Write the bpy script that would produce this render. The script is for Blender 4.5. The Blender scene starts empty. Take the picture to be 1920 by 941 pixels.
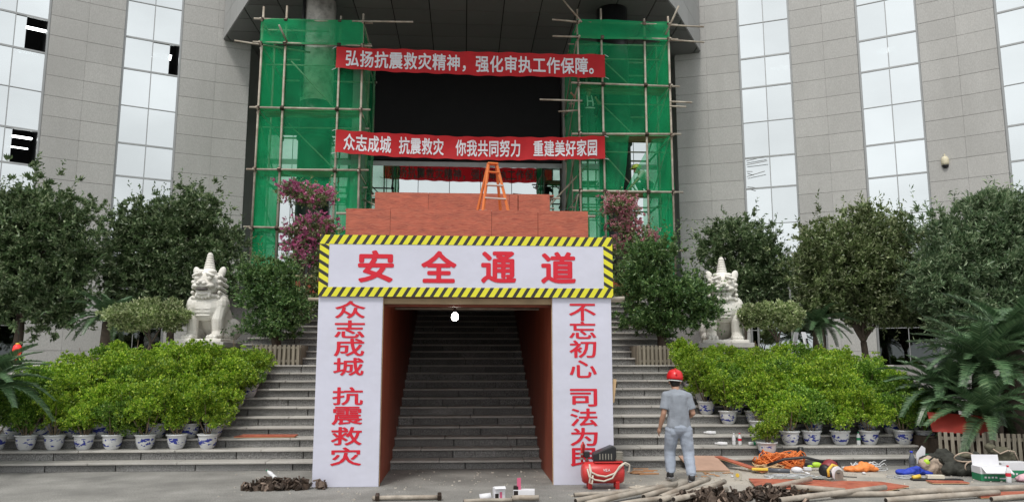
import bpy, bmesh, math, random
import numpy as np
from mathutils import Vector, Matrix, noise as mnoise
rnd = random.Random(7); nr = np.random.RandomState(11)
S = bpy.context.scene; COL = S.collection
R_ = math.radians; PI = math.pi

# ---------------------------------------------------------------- camera, sky, sun, exposure
cam_d = bpy.data.cameras.new('camera'); cam = bpy.data.objects.new('camera', cam_d); COL.objects.link(cam)
cam.location = (0, 0, 1.70); cam.rotation_euler = (R_(90 + 8.34), 0, R_(-3.55))
cam_d.sensor_width = 36; cam_d.lens = 1450 / 1920 * 36; cam_d.clip_end = 3000; cam_d.clip_start = .05
S.camera = cam
W = bpy.data.worlds.new('World'); S.world = W; W.use_nodes = True
wn = W.node_tree; wn.nodes.clear()
SUN_EL, SUN_AZ = 58, 205          # high, behind the camera's left shoulder
sky = wn.nodes.new('ShaderNodeTexSky'); sky.sky_type = 'NISHITA'; sky.sun_disc = False
sky.sun_elevation = R_(SUN_EL); sky.sun_rotation = R_(SUN_AZ); sky.air_density = 1.0; sky.dust_density = 6.0; sky.ozone_density = 1.0
hs = wn.nodes.new('ShaderNodeHueSaturation'); hs.inputs['Saturation'].default_value = .16; hs.inputs['Value'].default_value = 1.0
wtc = wn.nodes.new('ShaderNodeTexCoord')
wmp = wn.nodes.new('ShaderNodeMapping'); wmp.inputs['Scale'].default_value = (1, 1, 2.2)
wno = wn.nodes.new('ShaderNodeTexNoise'); wno.inputs['Scale'].default_value = 2.6; wno.inputs['Detail'].default_value = 6; wno.inputs['Roughness'].default_value = .55
wrp = wn.nodes.new('ShaderNodeMapRange'); wrp.inputs[1].default_value = .3; wrp.inputs[2].default_value = .7; wrp.inputs[3].default_value = 7.4; wrp.inputs[4].default_value = 11.2
wmx = wn.nodes.new('ShaderNodeMix'); wmx.data_type = 'RGBA'; wmx.inputs[0].default_value = .78
wcl = wn.nodes.new('ShaderNodeMix'); wcl.data_type = 'RGBA'; wcl.blend_type = 'MULTIPLY'; wcl.inputs[0].default_value = 1; wcl.inputs[7].default_value = (.965, .99, 1.0, 1)
bg = wn.nodes.new('ShaderNodeBackground'); bg.inputs['Strength'].default_value = .1
wo = wn.nodes.new('ShaderNodeOutputWorld'); L = wn.links.new
L(sky.outputs[0], hs.inputs['Color']); L(hs.outputs[0], wmx.inputs[6])
L(wtc.outputs['Generated'], wmp.inputs[0]); L(wmp.outputs[0], wno.inputs['Vector']); L(wno.outputs[0], wrp.inputs[0])
L(wrp.outputs[0], wcl.inputs[6]); L(wcl.outputs[2], wmx.inputs[7])
L(wmx.outputs[2], bg.inputs['Color']); L(bg.outputs[0], wo.inputs[0])
sl = bpy.data.lights.new('sun', 'SUN'); sl.energy = 1.5; sl.angle = R_(11); sl.color = (1, .96, .9)
so = bpy.data.objects.new('sun', sl); COL.objects.link(so)
az = R_(SUN_AZ); el = R_(SUN_EL)
sdir = Vector((math.sin(az) * math.cos(el), math.cos(az) * math.cos(el), math.sin(el)))
so.rotation_euler = sdir.to_track_quat('Z', 'Y').to_euler(); so.location = sdir * 60
vs = S.view_settings; vs.view_transform = 'Standard'; vs.look = 'None'; vs.exposure = 0.38; vs.gamma = 1; vs.use_curve_mapping = False
S.cycles.max_bounces = 8; S.cycles.transparent_max_bounces = 24; S.cycles.use_denoising = True

# ---------------------------------------------------------------- helpers
class MB:
    def __init__(s): s.v = []; s.f = []
    def add(s, vs_, fs):
        n = len(s.v); s.v += [tuple(p) for p in vs_]; s.f += [tuple(i + n for i in f) for f in fs]; return s
    def box(s, c, d, rot=None):
        hx, hy, hz = d[0] / 2, d[1] / 2, d[2] / 2
        P = [Vector((x, y, z)) for z in (-hz, hz) for x, y in ((-hx, -hy), (hx, -hy), (hx, hy), (-hx, hy))]
        if rot is not None: P = [rot @ p for p in P]
        c = Vector(c)
        return s.add([c + p for p in P], [(3, 2, 1, 0), (4, 5, 6, 7), (0, 1, 5, 4), (1, 2, 6, 5), (2, 3, 7, 6), (3, 0, 4, 7)])
    def b2(s, x0, x1, y0, y1, z0, z1): return s.box(((x0 + x1) / 2, (y0 + y1) / 2, (z0 + z1) / 2), (x1 - x0, y1 - y0, z1 - z0))
    def tube(s, pts, r, n=8, cap=True, hollow=False):
        pts = [Vector(p) for p in pts]; rs = r if isinstance(r, (list, tuple)) else [r] * len(pts)
        rings = []; prev = None
        for i, p in enumerate(pts):
            t = (pts[min(i + 1, len(pts) - 1)] - pts[max(i - 1, 0)]).normalized()
            if prev is None:
                a = Vector((0, 0, 1)) if abs(t.z) < .9 else Vector((1, 0, 0)); u = t.cross(a).normalized()
            else:
                u = (prev - t * prev.dot(t)); u = u.normalized() if u.length > 1e-6 else t.orthogonal().normalized()
            prev = u; w = t.cross(u)
            rings.append([p + (u * math.cos(2 * PI * k / n) + w * math.sin(2 * PI * k / n)) * rs[i] for k in range(n)])
        V = [q for rg in rings for q in rg]; F = []
        for i in range(len(pts) - 1):
            for k in range(n):
                a = i * n + k; b = i * n + (k + 1) % n; F.append((a, b, b + n, a + n))
        if cap:
            F.append(tuple(range(n))[::-1]); m = (len(pts) - 1) * n; F.append(tuple(m + k for k in range(n)))
        return s.add(V, F)
    def lathe(s, prof, n=20, c=(0, 0, 0), cap=True):
        V = [(c[0] + r * math.cos(2 * PI * k / n), c[1] + r * math.sin(2 * PI * k / n), c[2] + z) for r, z in prof for k in range(n)]; F = []
        for i in range(len(prof) - 1):
            for k in range(n):
                a = i * n + k; b = i * n + (k + 1) % n; F.append((a, b, b + n, a + n))
        if cap:
            F.append(tuple(range(n))[::-1]); m = (len(prof) - 1) * n; F.append(tuple(m + k for k in range(n)))
        return s.add(V, F)
    def ell(s, c, r, rot=None, nu=12, nv=8):
        V = [Vector((0, 0, -r[2]))]; F = []
        for j in range(1, nv):
            a = -PI / 2 + PI * j / nv
            for k in range(nu): V.append(Vector((r[0] * math.cos(a) * math.cos(2 * PI * k / nu), r[1] * math.cos(a) * math.sin(2 * PI * k / nu), r[2] * math.sin(a))))
        V.append(Vector((0, 0, r[2])))
        for k in range(nu): F.append((0, 1 + (k + 1) % nu, 1 + k))
        for j in range(nv - 2):
            for k in range(nu):
                a = 1 + j * nu + k; b = 1 + j * nu + (k + 1) % nu; F.append((a, b, b + nu, a + nu))
        t = len(V) - 1; o = 1 + (nv - 2) * nu
        for k in range(nu): F.append((o + k, o + (k + 1) % nu, t))
        if rot is not None: V = [rot @ v for v in V]
        c = Vector(c); return s.add([c + v for v in V], F)
    def prism(s, poly, z0, z1):
        n = len(poly); return s.add([(x, y, z0) for x, y in poly] + [(x, y, z1) for x, y in poly],
            [tuple(range(n))[::-1], tuple(range(n, 2 * n))] + [(i, (i + 1) % n, n + (i + 1) % n, n + i) for i in range(n)])
    def mesh(s, name, mat=None, smooth=False):
        m = bpy.data.meshes.new(name); m.from_pydata(s.v, [], s.f); m.update()
        if mat is not None: m.materials.append(mat)
        if smooth: m.polygons.foreach_set('use_smooth', [True] * len(m.polygons))
        return m
    def build(s, name, mat=None, parent=None, smooth=False, bevel=0):
        o = link(name, s.mesh(name, mat, smooth), parent)
        if bevel:
            b = o.modifiers.new('bevel', 'BEVEL'); b.width = bevel; b.segments = 2; b.limit_method = 'ANGLE'; b.angle_limit = R_(40)
        return o
def link(name, data, parent=None, loc=None, rot=None, scale=None):
    o = bpy.data.objects.new(name, data); COL.objects.link(o)
    if parent is not None: o.parent = parent
    if loc is not None: o.location = loc
    if rot is not None: o.rotation_euler = rot
    if scale is not None: o.scale = scale
    return o
def tag(o, label=None, cat=None, group=None, kind=None):
    if label: o['label'] = label
    if cat: o['category'] = cat
    if group: o['group'] = group
    if kind: o['kind'] = kind
    return o
def thing(name, label, cat, loc=(0, 0, 0), rz=0, group=None):
    o = link(name, None, None, loc, (0, 0, rz)); o.empty_display_size = .2; return tag(o, label, cat, group)
def copy_tree(o, parent=None, loc=None, rz=None, label=None):
    c = o.copy(); COL.objects.link(c)
    if parent is not None: c.parent = parent
    if loc is not None: c.location = loc
    if rz is not None: c.rotation_euler = (o.rotation_euler[0], o.rotation_euler[1], rz)
    if label: c['label'] = label
    for ch in list(o.children): copy_tree(ch, c)
    return c
def clip(poly, hp):       # convex clip of a polygon by half planes (a,b,c): a x + b y <= c
    for a, b, c in hp:
        out = []
        for i in range(len(poly)):
            p, q = poly[i], poly[(i + 1) % len(poly)]; dp = a * p[0] + b * p[1] - c; dq = a * q[0] + b * q[1] - c
            if dp <= 0: out.append(p)
            if dp * dq < 0:
                t = dp / (dp - dq); out.append((p[0] + (q[0] - p[0]) * t, p[1] + (q[1] - p[1]) * t))
        poly = out
        if len(poly) < 3: return []
    return poly
def sculpt(mb, name, mat, parent, voxel, smooth=3, fac=.5, folds=None):     # union of lumps as one continuous skin
    m = mb.mesh(name); o = bpy.data.objects.new(name, m); COL.objects.link(o)
    r = o.modifiers.new('r', 'REMESH'); r.mode = 'VOXEL'; r.voxel_size = voxel
    if smooth: s = o.modifiers.new('s', 'SMOOTH'); s.iterations = smooth; s.factor = fac
    me = bpy.data.meshes.new_from_object(o.evaluated_get(bpy.context.evaluated_depsgraph_get()))
    bpy.data.objects.remove(o); bpy.data.meshes.remove(m)
    me.materials.clear(); me.materials.append(mat); me.name = name
    if folds:
        a, fx, fz = folds; k = len(me.vertices); co_ = np.empty(k * 3); no_ = np.empty(k * 3); me.vertices.foreach_get('co', co_); me.vertices.foreach_get('normal', no_); co_ = co_.reshape(-1, 3); no_ = no_.reshape(-1, 3)
        q = np.array([mnoise.noise((c[0] * fx, c[1] * fx, c[2] * fz)) + .5 * mnoise.noise((c[0] * fx * 2.1 + 7, c[1] * fx * 2.1, c[2] * fz * 2.3)) for c in co_])
        me.vertices.foreach_set('co', (co_ + no_ * (q * a)[:, None]).ravel())
        me.update()
    me.polygons.foreach_set('use_smooth', [True] * len(me.polygons))
    return link(name, me, parent)

# ---------------------------------------------------------------- materials
MATS = {}
def M(name, col, rough=.6, var=.12, scale=3., bump=0., bscale=60., metal=0., spec=.4, obj=.0, island=0., speck=0., sscale=200., dirt=None, dscale=.6, coords='POS', stretch=None, trans=0.):
    m = bpy.data.materials.new(name); m.use_nodes = True; nt = m.node_tree; N = nt.nodes; K = nt.links.new
    b = N['Principled BSDF']; b.inputs['Roughness'].default_value = rough; b.inputs['Metallic'].default_value = metal
    b.inputs['Specular IOR Level'].default_value = spec
    if coords == 'POS': src = N.new('ShaderNodeNewGeometry').outputs['Position']
    else: src = N.new('ShaderNodeTexCoord').outputs['Object']
    if stretch:
        mp = N.new('ShaderNodeMapping'); mp.inputs['Scale'].default_value = stretch; K(src, mp.inputs[0]); src = mp.outputs[0]
    def noise(sc, det=4, rgh=.6):
        n = N.new('ShaderNodeTexNoise'); n.inputs['Scale'].default_value = sc; n.inputs['Detail'].default_value = det; n.inputs['Roughness'].default_value = rgh
        K(src, n.inputs['Vector']); return n.outputs[0]
    def rng(o, a, b_, c, d):
        r = N.new('ShaderNodeMapRange'); K(o, r.inputs[0])
        for i, x in zip((1, 2, 3, 4), (a, b_, c, d)): r.inputs[i].default_value = x
        return r.outputs[0]
    def mul(x, y):
        n = N.new('ShaderNodeMath'); n.operation = 'MULTIPLY'; K(x, n.inputs[0]); K(y, n.inputs[1]); return n.outputs[0]
    f = rng(noise(scale), .3, .7, 1 - var, 1 + var)
    if speck: f = mul(f, rng(noise(sscale, 1), .35, .65, 1 - speck, 1 + speck))
    if obj:
        oi = N.new('ShaderNodeObjectInfo'); f = mul(f, rng(oi.outputs['Random'], 0, 1, 1 - obj, 1 + obj))
    if island:
        g = N.new('ShaderNodeNewGeometry'); f = mul(f, rng(g.outputs['Random Per Island'], 0, 1, 1 - island, 1 + island))
    vm = N.new('ShaderNodeVectorMath'); vm.operation = 'SCALE'; vm.inputs[0].default_value = col[:3]; K(f, vm.inputs['Scale'])
    out = vm.outputs[0]
    if dirt:
        mx = N.new('ShaderNodeMix'); mx.data_type = 'RGBA'; K(rng(noise(dscale, 6, .65), .45, .72, 0, dirt[3] if len(dirt) > 3 else .7), mx.inputs[0])
        K(out, mx.inputs[6]); mx.inputs[7].default_value = (*dirt[:3], 1); out = mx.outputs[2]
    K(out, b.inputs['Base Color'])
    if bump:
        bp = N.new('ShaderNodeBump'); bp.inputs['Strength'].default_value = bump; bp.inputs['Distance'].default_value = .02; K(noise(bscale, 3), bp.inputs['Height']); K(bp.outputs[0], b.inputs['Normal'])
    if trans:
        t = N.new('ShaderNodeBsdfTranslucent'); K(out, t.inputs[0]); ms = N.new('ShaderNodeMixShader'); ms.inputs[0].default_value = trans
        K(b.outputs[0], ms.inputs[1]); K(t.outputs[0], ms.inputs[2]); K(ms.outputs[0], N['Material Output'].inputs[0])
    MATS[name] = m; return m
def emit(name, col, st):
    m = bpy.data.materials.new(name); m.use_nodes = True; b = m.node_tree.nodes['Principled BSDF']
    b.inputs['Base Color'].default_value = (*col, 1); b.inputs['Emission Color'].default_value = (*col, 1); b.inputs['Emission Strength'].default_value = st; MATS[name] = m; return m
def glassy(name, tint, gloss, rough=.02, trans=(.25, .27, .27), bump=0.):     # reflective coated glazing
    m = bpy.data.materials.new(name); m.use_nodes = True; N = m.node_tree.nodes; K = m.node_tree.links.new; N.remove(N['Principled BSDF'])
    g = N.new('ShaderNodeBsdfGlossy'); g.inputs['Roughness'].default_value = rough
    oi = N.new('ShaderNodeObjectInfo'); rr = N.new('ShaderNodeMapRange'); K(oi.outputs['Random'], rr.inputs[0]); rr.inputs[3].default_value = .93; rr.inputs[4].default_value = 1.03
    sc = N.new('ShaderNodeVectorMath'); sc.operation = 'SCALE'; sc.inputs[0].default_value = tint; K(rr.outputs[0], sc.inputs['Scale']); K(sc.outputs[0], g.inputs[0])
    if bump:
        t = N.new('ShaderNodeNewGeometry'); n = N.new('ShaderNodeTexNoise'); n.inputs['Scale'].default_value = .9; K(t.outputs['Position'], n.inputs['Vector'])
        bp = N.new('ShaderNodeBump'); bp.inputs['Strength'].default_value = bump; bp.inputs['Distance'].default_value = .05; K(n.outputs[0], bp.inputs['Height']); K(bp.outputs[0], g.inputs['Normal'])
    t = N.new('ShaderNodeBsdfTransparent'); t.inputs[0].default_value = (*trans, 1)
    ms = N.new('ShaderNodeMixShader'); ms.inputs[0].default_value = gloss; K(t.outputs[0], ms.inputs[1]); K(g.outputs[0], ms.inputs[2]); K(ms.outputs[0], N['Material Output'].inputs[0])
    MATS[name] = m; return m
def netting(name, col, alpha):
    m = bpy.data.materials.new(name); m.use_nodes = True; N = m.node_tree.nodes; K = m.node_tree.links.new; N.remove(N['Principled BSDF'])
    g = N.new('ShaderNodeNewGeometry'); n = N.new('ShaderNodeTexNoise'); n.inputs['Scale'].default_value = 1.3; n.inputs['Detail'].default_value = 5; K(g.outputs['Position'], n.inputs['Vector'])
    r = N.new('ShaderNodeMapRange'); K(n.outputs[0], r.inputs[0]); r.inputs[1].default_value = .3; r.inputs[2].default_value = .7; r.inputs[3].default_value = alpha - .13; r.inputs[4].default_value = alpha + .13
    wv = N.new('ShaderNodeTexWave'); wv.bands_direction = 'Z'; wv.inputs['Scale'].default_value = 9; wv.inputs['Distortion'].default_value = 5; wv.inputs['Detail'].default_value = 4; wv.inputs['Detail Scale'].default_value = .6; K(g.outputs['Position'], wv.inputs['Vector'])
    vm = N.new('ShaderNodeMapRange'); K(wv.outputs['Fac'], vm.inputs[0]); vm.inputs[3].default_value = .8; vm.inputs[4].default_value = 1.25; vc = N.new('ShaderNodeVectorMath'); vc.operation = 'SCALE'; vc.inputs[0].default_value = col; K(vm.outputs[0], vc.inputs['Scale'])
    d = N.new('ShaderNodeBsdfDiffuse'); K(vc.outputs[0], d.inputs[0]); tl = N.new('ShaderNodeBsdfTranslucent'); tl.inputs[0].default_value = (*col, 1)
    a = N.new('ShaderNodeMixShader'); a.inputs[0].default_value = .4; K(d.outputs[0], a.inputs[1]); K(tl.outputs[0], a.inputs[2])
    t = N.new('ShaderNodeBsdfTransparent'); t.inputs[0].default_value = (.80, .97, .86, 1)
    ms = N.new('ShaderNodeMixShader'); K(r.outputs[0], ms.inputs[0]); K(t.outputs[0], ms.inputs[1]); K(a.outputs[0], ms.inputs[2]); K(ms.outputs[0], N['Material Output'].inputs[0]); MATS[name] = m; return m

m_ground = M('concrete_ground', (.225, .22, .205), .88, .26, 1.4, bump=.6, bscale=38, speck=.26, sscale=55, dirt=(.15, .147, .138, .6), dscale=1.3)
def dusty(m):      # pale plaster dust trodden out round the working area
    nt = m.node_tree; N = nt.nodes; K = nt.links.new; b = N['Principled BSDF']; src = b.inputs['Base Color'].links[0].from_socket
    g = N.new('ShaderNodeNewGeometry'); mp = N.new('ShaderNodeMapping'); mp.inputs['Location'].default_value = (-4.9 / 3.4, -11.7 / 1.9, 0); mp.inputs['Scale'].default_value = (1 / 3.4, 1 / 1.9, 1); K(g.outputs['Position'], mp.inputs[0])
    ln = N.new('ShaderNodeVectorMath'); ln.operation = 'LENGTH'; K(mp.outputs[0], ln.inputs[0]); no = N.new('ShaderNodeTexNoise'); no.inputs['Scale'].default_value = 1.6; no.inputs['Detail'].default_value = 7; K(g.outputs['Position'], no.inputs['Vector'])
    ad = N.new('ShaderNodeMath'); ad.operation = 'MULTIPLY_ADD'; K(no.outputs[0], ad.inputs[0]); ad.inputs[1].default_value = -1.9; ad.inputs[2].default_value = 1.5
    sm = N.new('ShaderNodeMath'); sm.operation = 'ADD'; K(ln.outputs['Value'], sm.inputs[0]); K(ad.outputs[0], sm.inputs[1])
    r = N.new('ShaderNodeMapRange'); K(sm.outputs[0], r.inputs[0]); r.inputs[1].default_value = 1.55; r.inputs[2].default_value = .85; r.inputs[3].default_value = 0; r.inputs[4].default_value = .8
    mx = N.new('ShaderNodeMix'); mx.data_type = 'RGBA'; K(r.outputs[0], mx.inputs[0]); K(src, mx.inputs[6]); mx.inputs[7].default_value = (.47, .43, .37, 1); K(mx.outputs[2], b.inputs['Base Color'])
dusty(m_ground)
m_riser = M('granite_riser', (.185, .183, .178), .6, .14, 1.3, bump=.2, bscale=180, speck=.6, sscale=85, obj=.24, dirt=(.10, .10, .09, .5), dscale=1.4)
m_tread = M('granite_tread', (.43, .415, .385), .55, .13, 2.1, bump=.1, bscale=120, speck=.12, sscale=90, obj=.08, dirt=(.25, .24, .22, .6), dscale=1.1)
m_core = M('stair_core', (.10, .10, .095), .9, .2)
m_terr = M('terrace_paving', (.26, .25, .24), .8, .18, 1.0, bump=.2, speck=.2, sscale=60)
m_wall = M('granite_cladding', (.43, .425, .41), .75, .05, .35, bump=.25, bscale=70, speck=.10, sscale=46, obj=.05, dirt=(.33, .325, .31, .55), dscale=.5, stretch=(1.2, 1.2, .35))
m_joint = M('joint_grey', (.28, .278, .27), .8, .05)
m_alu = M('aluminium_frame', (.36, .37, .37), .4, .05, metal=.5)
m_win = glassy('window_glass', (.76, .795, .805), .90, trans=(.5, .53, .53), bump=.02)
m_ent = glassy('entrance_glass', (.72, .77, .78), .82, trans=(.2, .22, .22), bump=.03)
m_low = glassy('low_dim_reflection_glass', (.7, .75, .75), .13, trans=(.25, .28, .28))  # lower panes made less reflective, standing in for dark surroundings mirrored there
m_room = M('room_dark', (.02, .02, .022), .9, .05)
m_black = M('screen_black', (.010, .010, .011), .5, .1, spec=.2)
m_soff = M('soffit_panel', (.16, .16, .156), .42, .06, .6, spec=.45, obj=.10)
m_fasc = M('fascia_panel', (.33, .335, .33), .5, .05, 1., obj=.05)
m_marble = M('white_marble', (.80, .77, .72), .35, .18, 1.2, dirt=(.12, .11, .10, .8), dscale=2.6)
m_blackstone = M('black_stone', (.016, .016, .018), .28, .3, 2.)
m_pillar = M('grey_pillar', (.27, .265, .255), .7, .06)
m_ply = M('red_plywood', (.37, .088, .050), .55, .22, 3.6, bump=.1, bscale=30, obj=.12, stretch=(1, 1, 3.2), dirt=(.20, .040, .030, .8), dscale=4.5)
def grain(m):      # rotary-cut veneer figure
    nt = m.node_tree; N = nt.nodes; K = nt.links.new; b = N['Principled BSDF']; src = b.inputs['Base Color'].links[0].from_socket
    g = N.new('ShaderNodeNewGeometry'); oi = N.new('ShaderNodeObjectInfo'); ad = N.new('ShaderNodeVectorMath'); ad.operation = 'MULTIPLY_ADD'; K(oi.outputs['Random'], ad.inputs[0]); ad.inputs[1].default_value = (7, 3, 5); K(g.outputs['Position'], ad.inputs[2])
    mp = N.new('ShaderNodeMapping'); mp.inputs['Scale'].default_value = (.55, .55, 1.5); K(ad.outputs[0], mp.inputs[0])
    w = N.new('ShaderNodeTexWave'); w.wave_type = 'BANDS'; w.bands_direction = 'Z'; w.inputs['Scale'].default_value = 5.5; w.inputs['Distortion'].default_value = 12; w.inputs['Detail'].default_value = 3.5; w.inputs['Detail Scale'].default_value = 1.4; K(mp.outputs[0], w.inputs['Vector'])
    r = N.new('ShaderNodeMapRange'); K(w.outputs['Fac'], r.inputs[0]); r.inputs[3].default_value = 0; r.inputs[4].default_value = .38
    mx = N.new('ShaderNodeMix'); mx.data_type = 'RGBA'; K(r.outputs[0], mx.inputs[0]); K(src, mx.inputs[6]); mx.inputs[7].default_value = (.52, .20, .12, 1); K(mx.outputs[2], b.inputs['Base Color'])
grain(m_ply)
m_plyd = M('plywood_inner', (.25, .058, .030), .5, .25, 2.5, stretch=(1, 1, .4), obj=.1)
m_plyedge = M('plywood_edge', (.52, .36, .20), .8, .2)
m_vinyl = M('white_vinyl', (.585, .59, .695), .42, .03, 1.2, bump=.8, bscale=1.6, dirt=(.50, .50, .56, .4), dscale=1.1)
m_redtxt = M('red_lettering', (.60, .012, .030), .5, .03)
m_banner = M('banner_red', (.68, .022, .030), .62, .10, 2.5, trans=.45)
m_bantxt = M('banner_white', (.80, .80, .84), .6, .03, trans=.3)
m_pole = M('steel_pole', (.40, .365, .30), .6, .30, 3.5, bump=.1, dirt=(.22, .15, .10, .75), dscale=3)
m_coupl = M('rusty_coupler', (.085, .062, .048), .42, .45, 25, metal=.55, obj=.6)
m_bamboo = M('plank_wood', (.34, .25, .15), .8, .2, 3)
m_net = netting('green_net', (.025, .42, .17), .47)
m_netd = netting('green_net_dense', (.025, .42, .17), .68)
m_rope = M('net_cord', (.10, .55, .35), .7, .05)
m_bulb = emit('bulb_glow', (1, .95, .85), 22)
m_tube = emit('light_tube', (.95, 1, 1), 5)

# ---------------------------------------------------------------- setting: ground, terraces
g = MB().add([(-400, -400, 0), (400, -400, 0), (400, 400, 0), (-400, 400, 0)], [(0, 1, 2, 3)]).build('ground', m_ground); tag(g, kind='structure')
RISE, TREAD, Y1, Z1, NST = .155, .36, 13.15, .14, 24
def sz(k): return Z1 + RISE * k            # top of step k (k = 0 is the lowest)
def sy(k): return Y1 + TREAD * k           # its front edge
stairs = link('stairs', None); tag(stairs, kind='structure')
co = MB()
for k in range(NST):
    w = 9.6 if k <= 10 else 5.0
    co.b2(-w, w, sy(k) + .05, (sy(10) + 4 if k <= 10 else 22.6), (sz(k - 1) if k else 0) - (.02 if k else 0), sz(k) - .036)
co.build('core', m_core, stairs)
mcache = {}
def boxmesh(key, d, mat, bev=0):
    if key not in mcache:
        mb = MB()
        if bev:
            bm = bmesh.new(); bmesh.ops.create_cube(bm, size=1); bmesh.ops.scale(bm, vec=d, verts=bm.verts); bmesh.ops.bevel(bm, geom=bm.edges[:], offset=bev, segments=1, affect='EDGES')
            m = bpy.data.meshes.new(key[0]); bm.to_mesh(m); bm.free(); m.materials.append(mat)
        else: m = mb.box((0, 0, 0), d).mesh(key[0], mat)
        mcache[key] = m
    return mcache[key]
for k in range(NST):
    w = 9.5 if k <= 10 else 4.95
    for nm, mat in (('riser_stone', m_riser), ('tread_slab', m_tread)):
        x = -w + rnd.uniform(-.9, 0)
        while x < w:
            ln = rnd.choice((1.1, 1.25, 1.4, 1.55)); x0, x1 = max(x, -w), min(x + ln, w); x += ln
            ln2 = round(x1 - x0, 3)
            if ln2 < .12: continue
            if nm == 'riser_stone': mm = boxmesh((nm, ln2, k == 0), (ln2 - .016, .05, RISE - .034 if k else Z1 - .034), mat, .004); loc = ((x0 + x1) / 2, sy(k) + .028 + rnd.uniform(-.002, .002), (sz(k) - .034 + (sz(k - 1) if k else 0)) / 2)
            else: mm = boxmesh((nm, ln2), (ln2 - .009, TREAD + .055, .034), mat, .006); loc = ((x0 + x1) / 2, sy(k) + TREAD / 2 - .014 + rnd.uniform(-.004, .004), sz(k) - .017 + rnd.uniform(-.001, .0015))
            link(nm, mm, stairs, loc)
PLAT = sz(NST - 1)
for s in (-1, 1):
    x0, x1 = sorted((s * 5.0, s * 30))
    t = MB().b2(x0, x1, sy(10) + TREAD + .03, 40, -.3, sz(10) - .01).build('terrace', m_terr); tag(t, kind='structure')
    # raised bed behind the lowest steps, out at the sides
    x0, x1 = sorted((s * 9.62, s * 30))
    t = MB().b2(x0, x1, Y1 + 1.2, sy(10) + TREAD + .02, -.3, sz(3)).build('side_terrace', m_terr); tag(t, kind='structure')
t = MB().b2(-6.9, 6.9, sy(NST - 1) + TREAD + .03, 40, -.2, PLAT - .012).build('platform', m_terr); tag(t, kind='structure')

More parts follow.
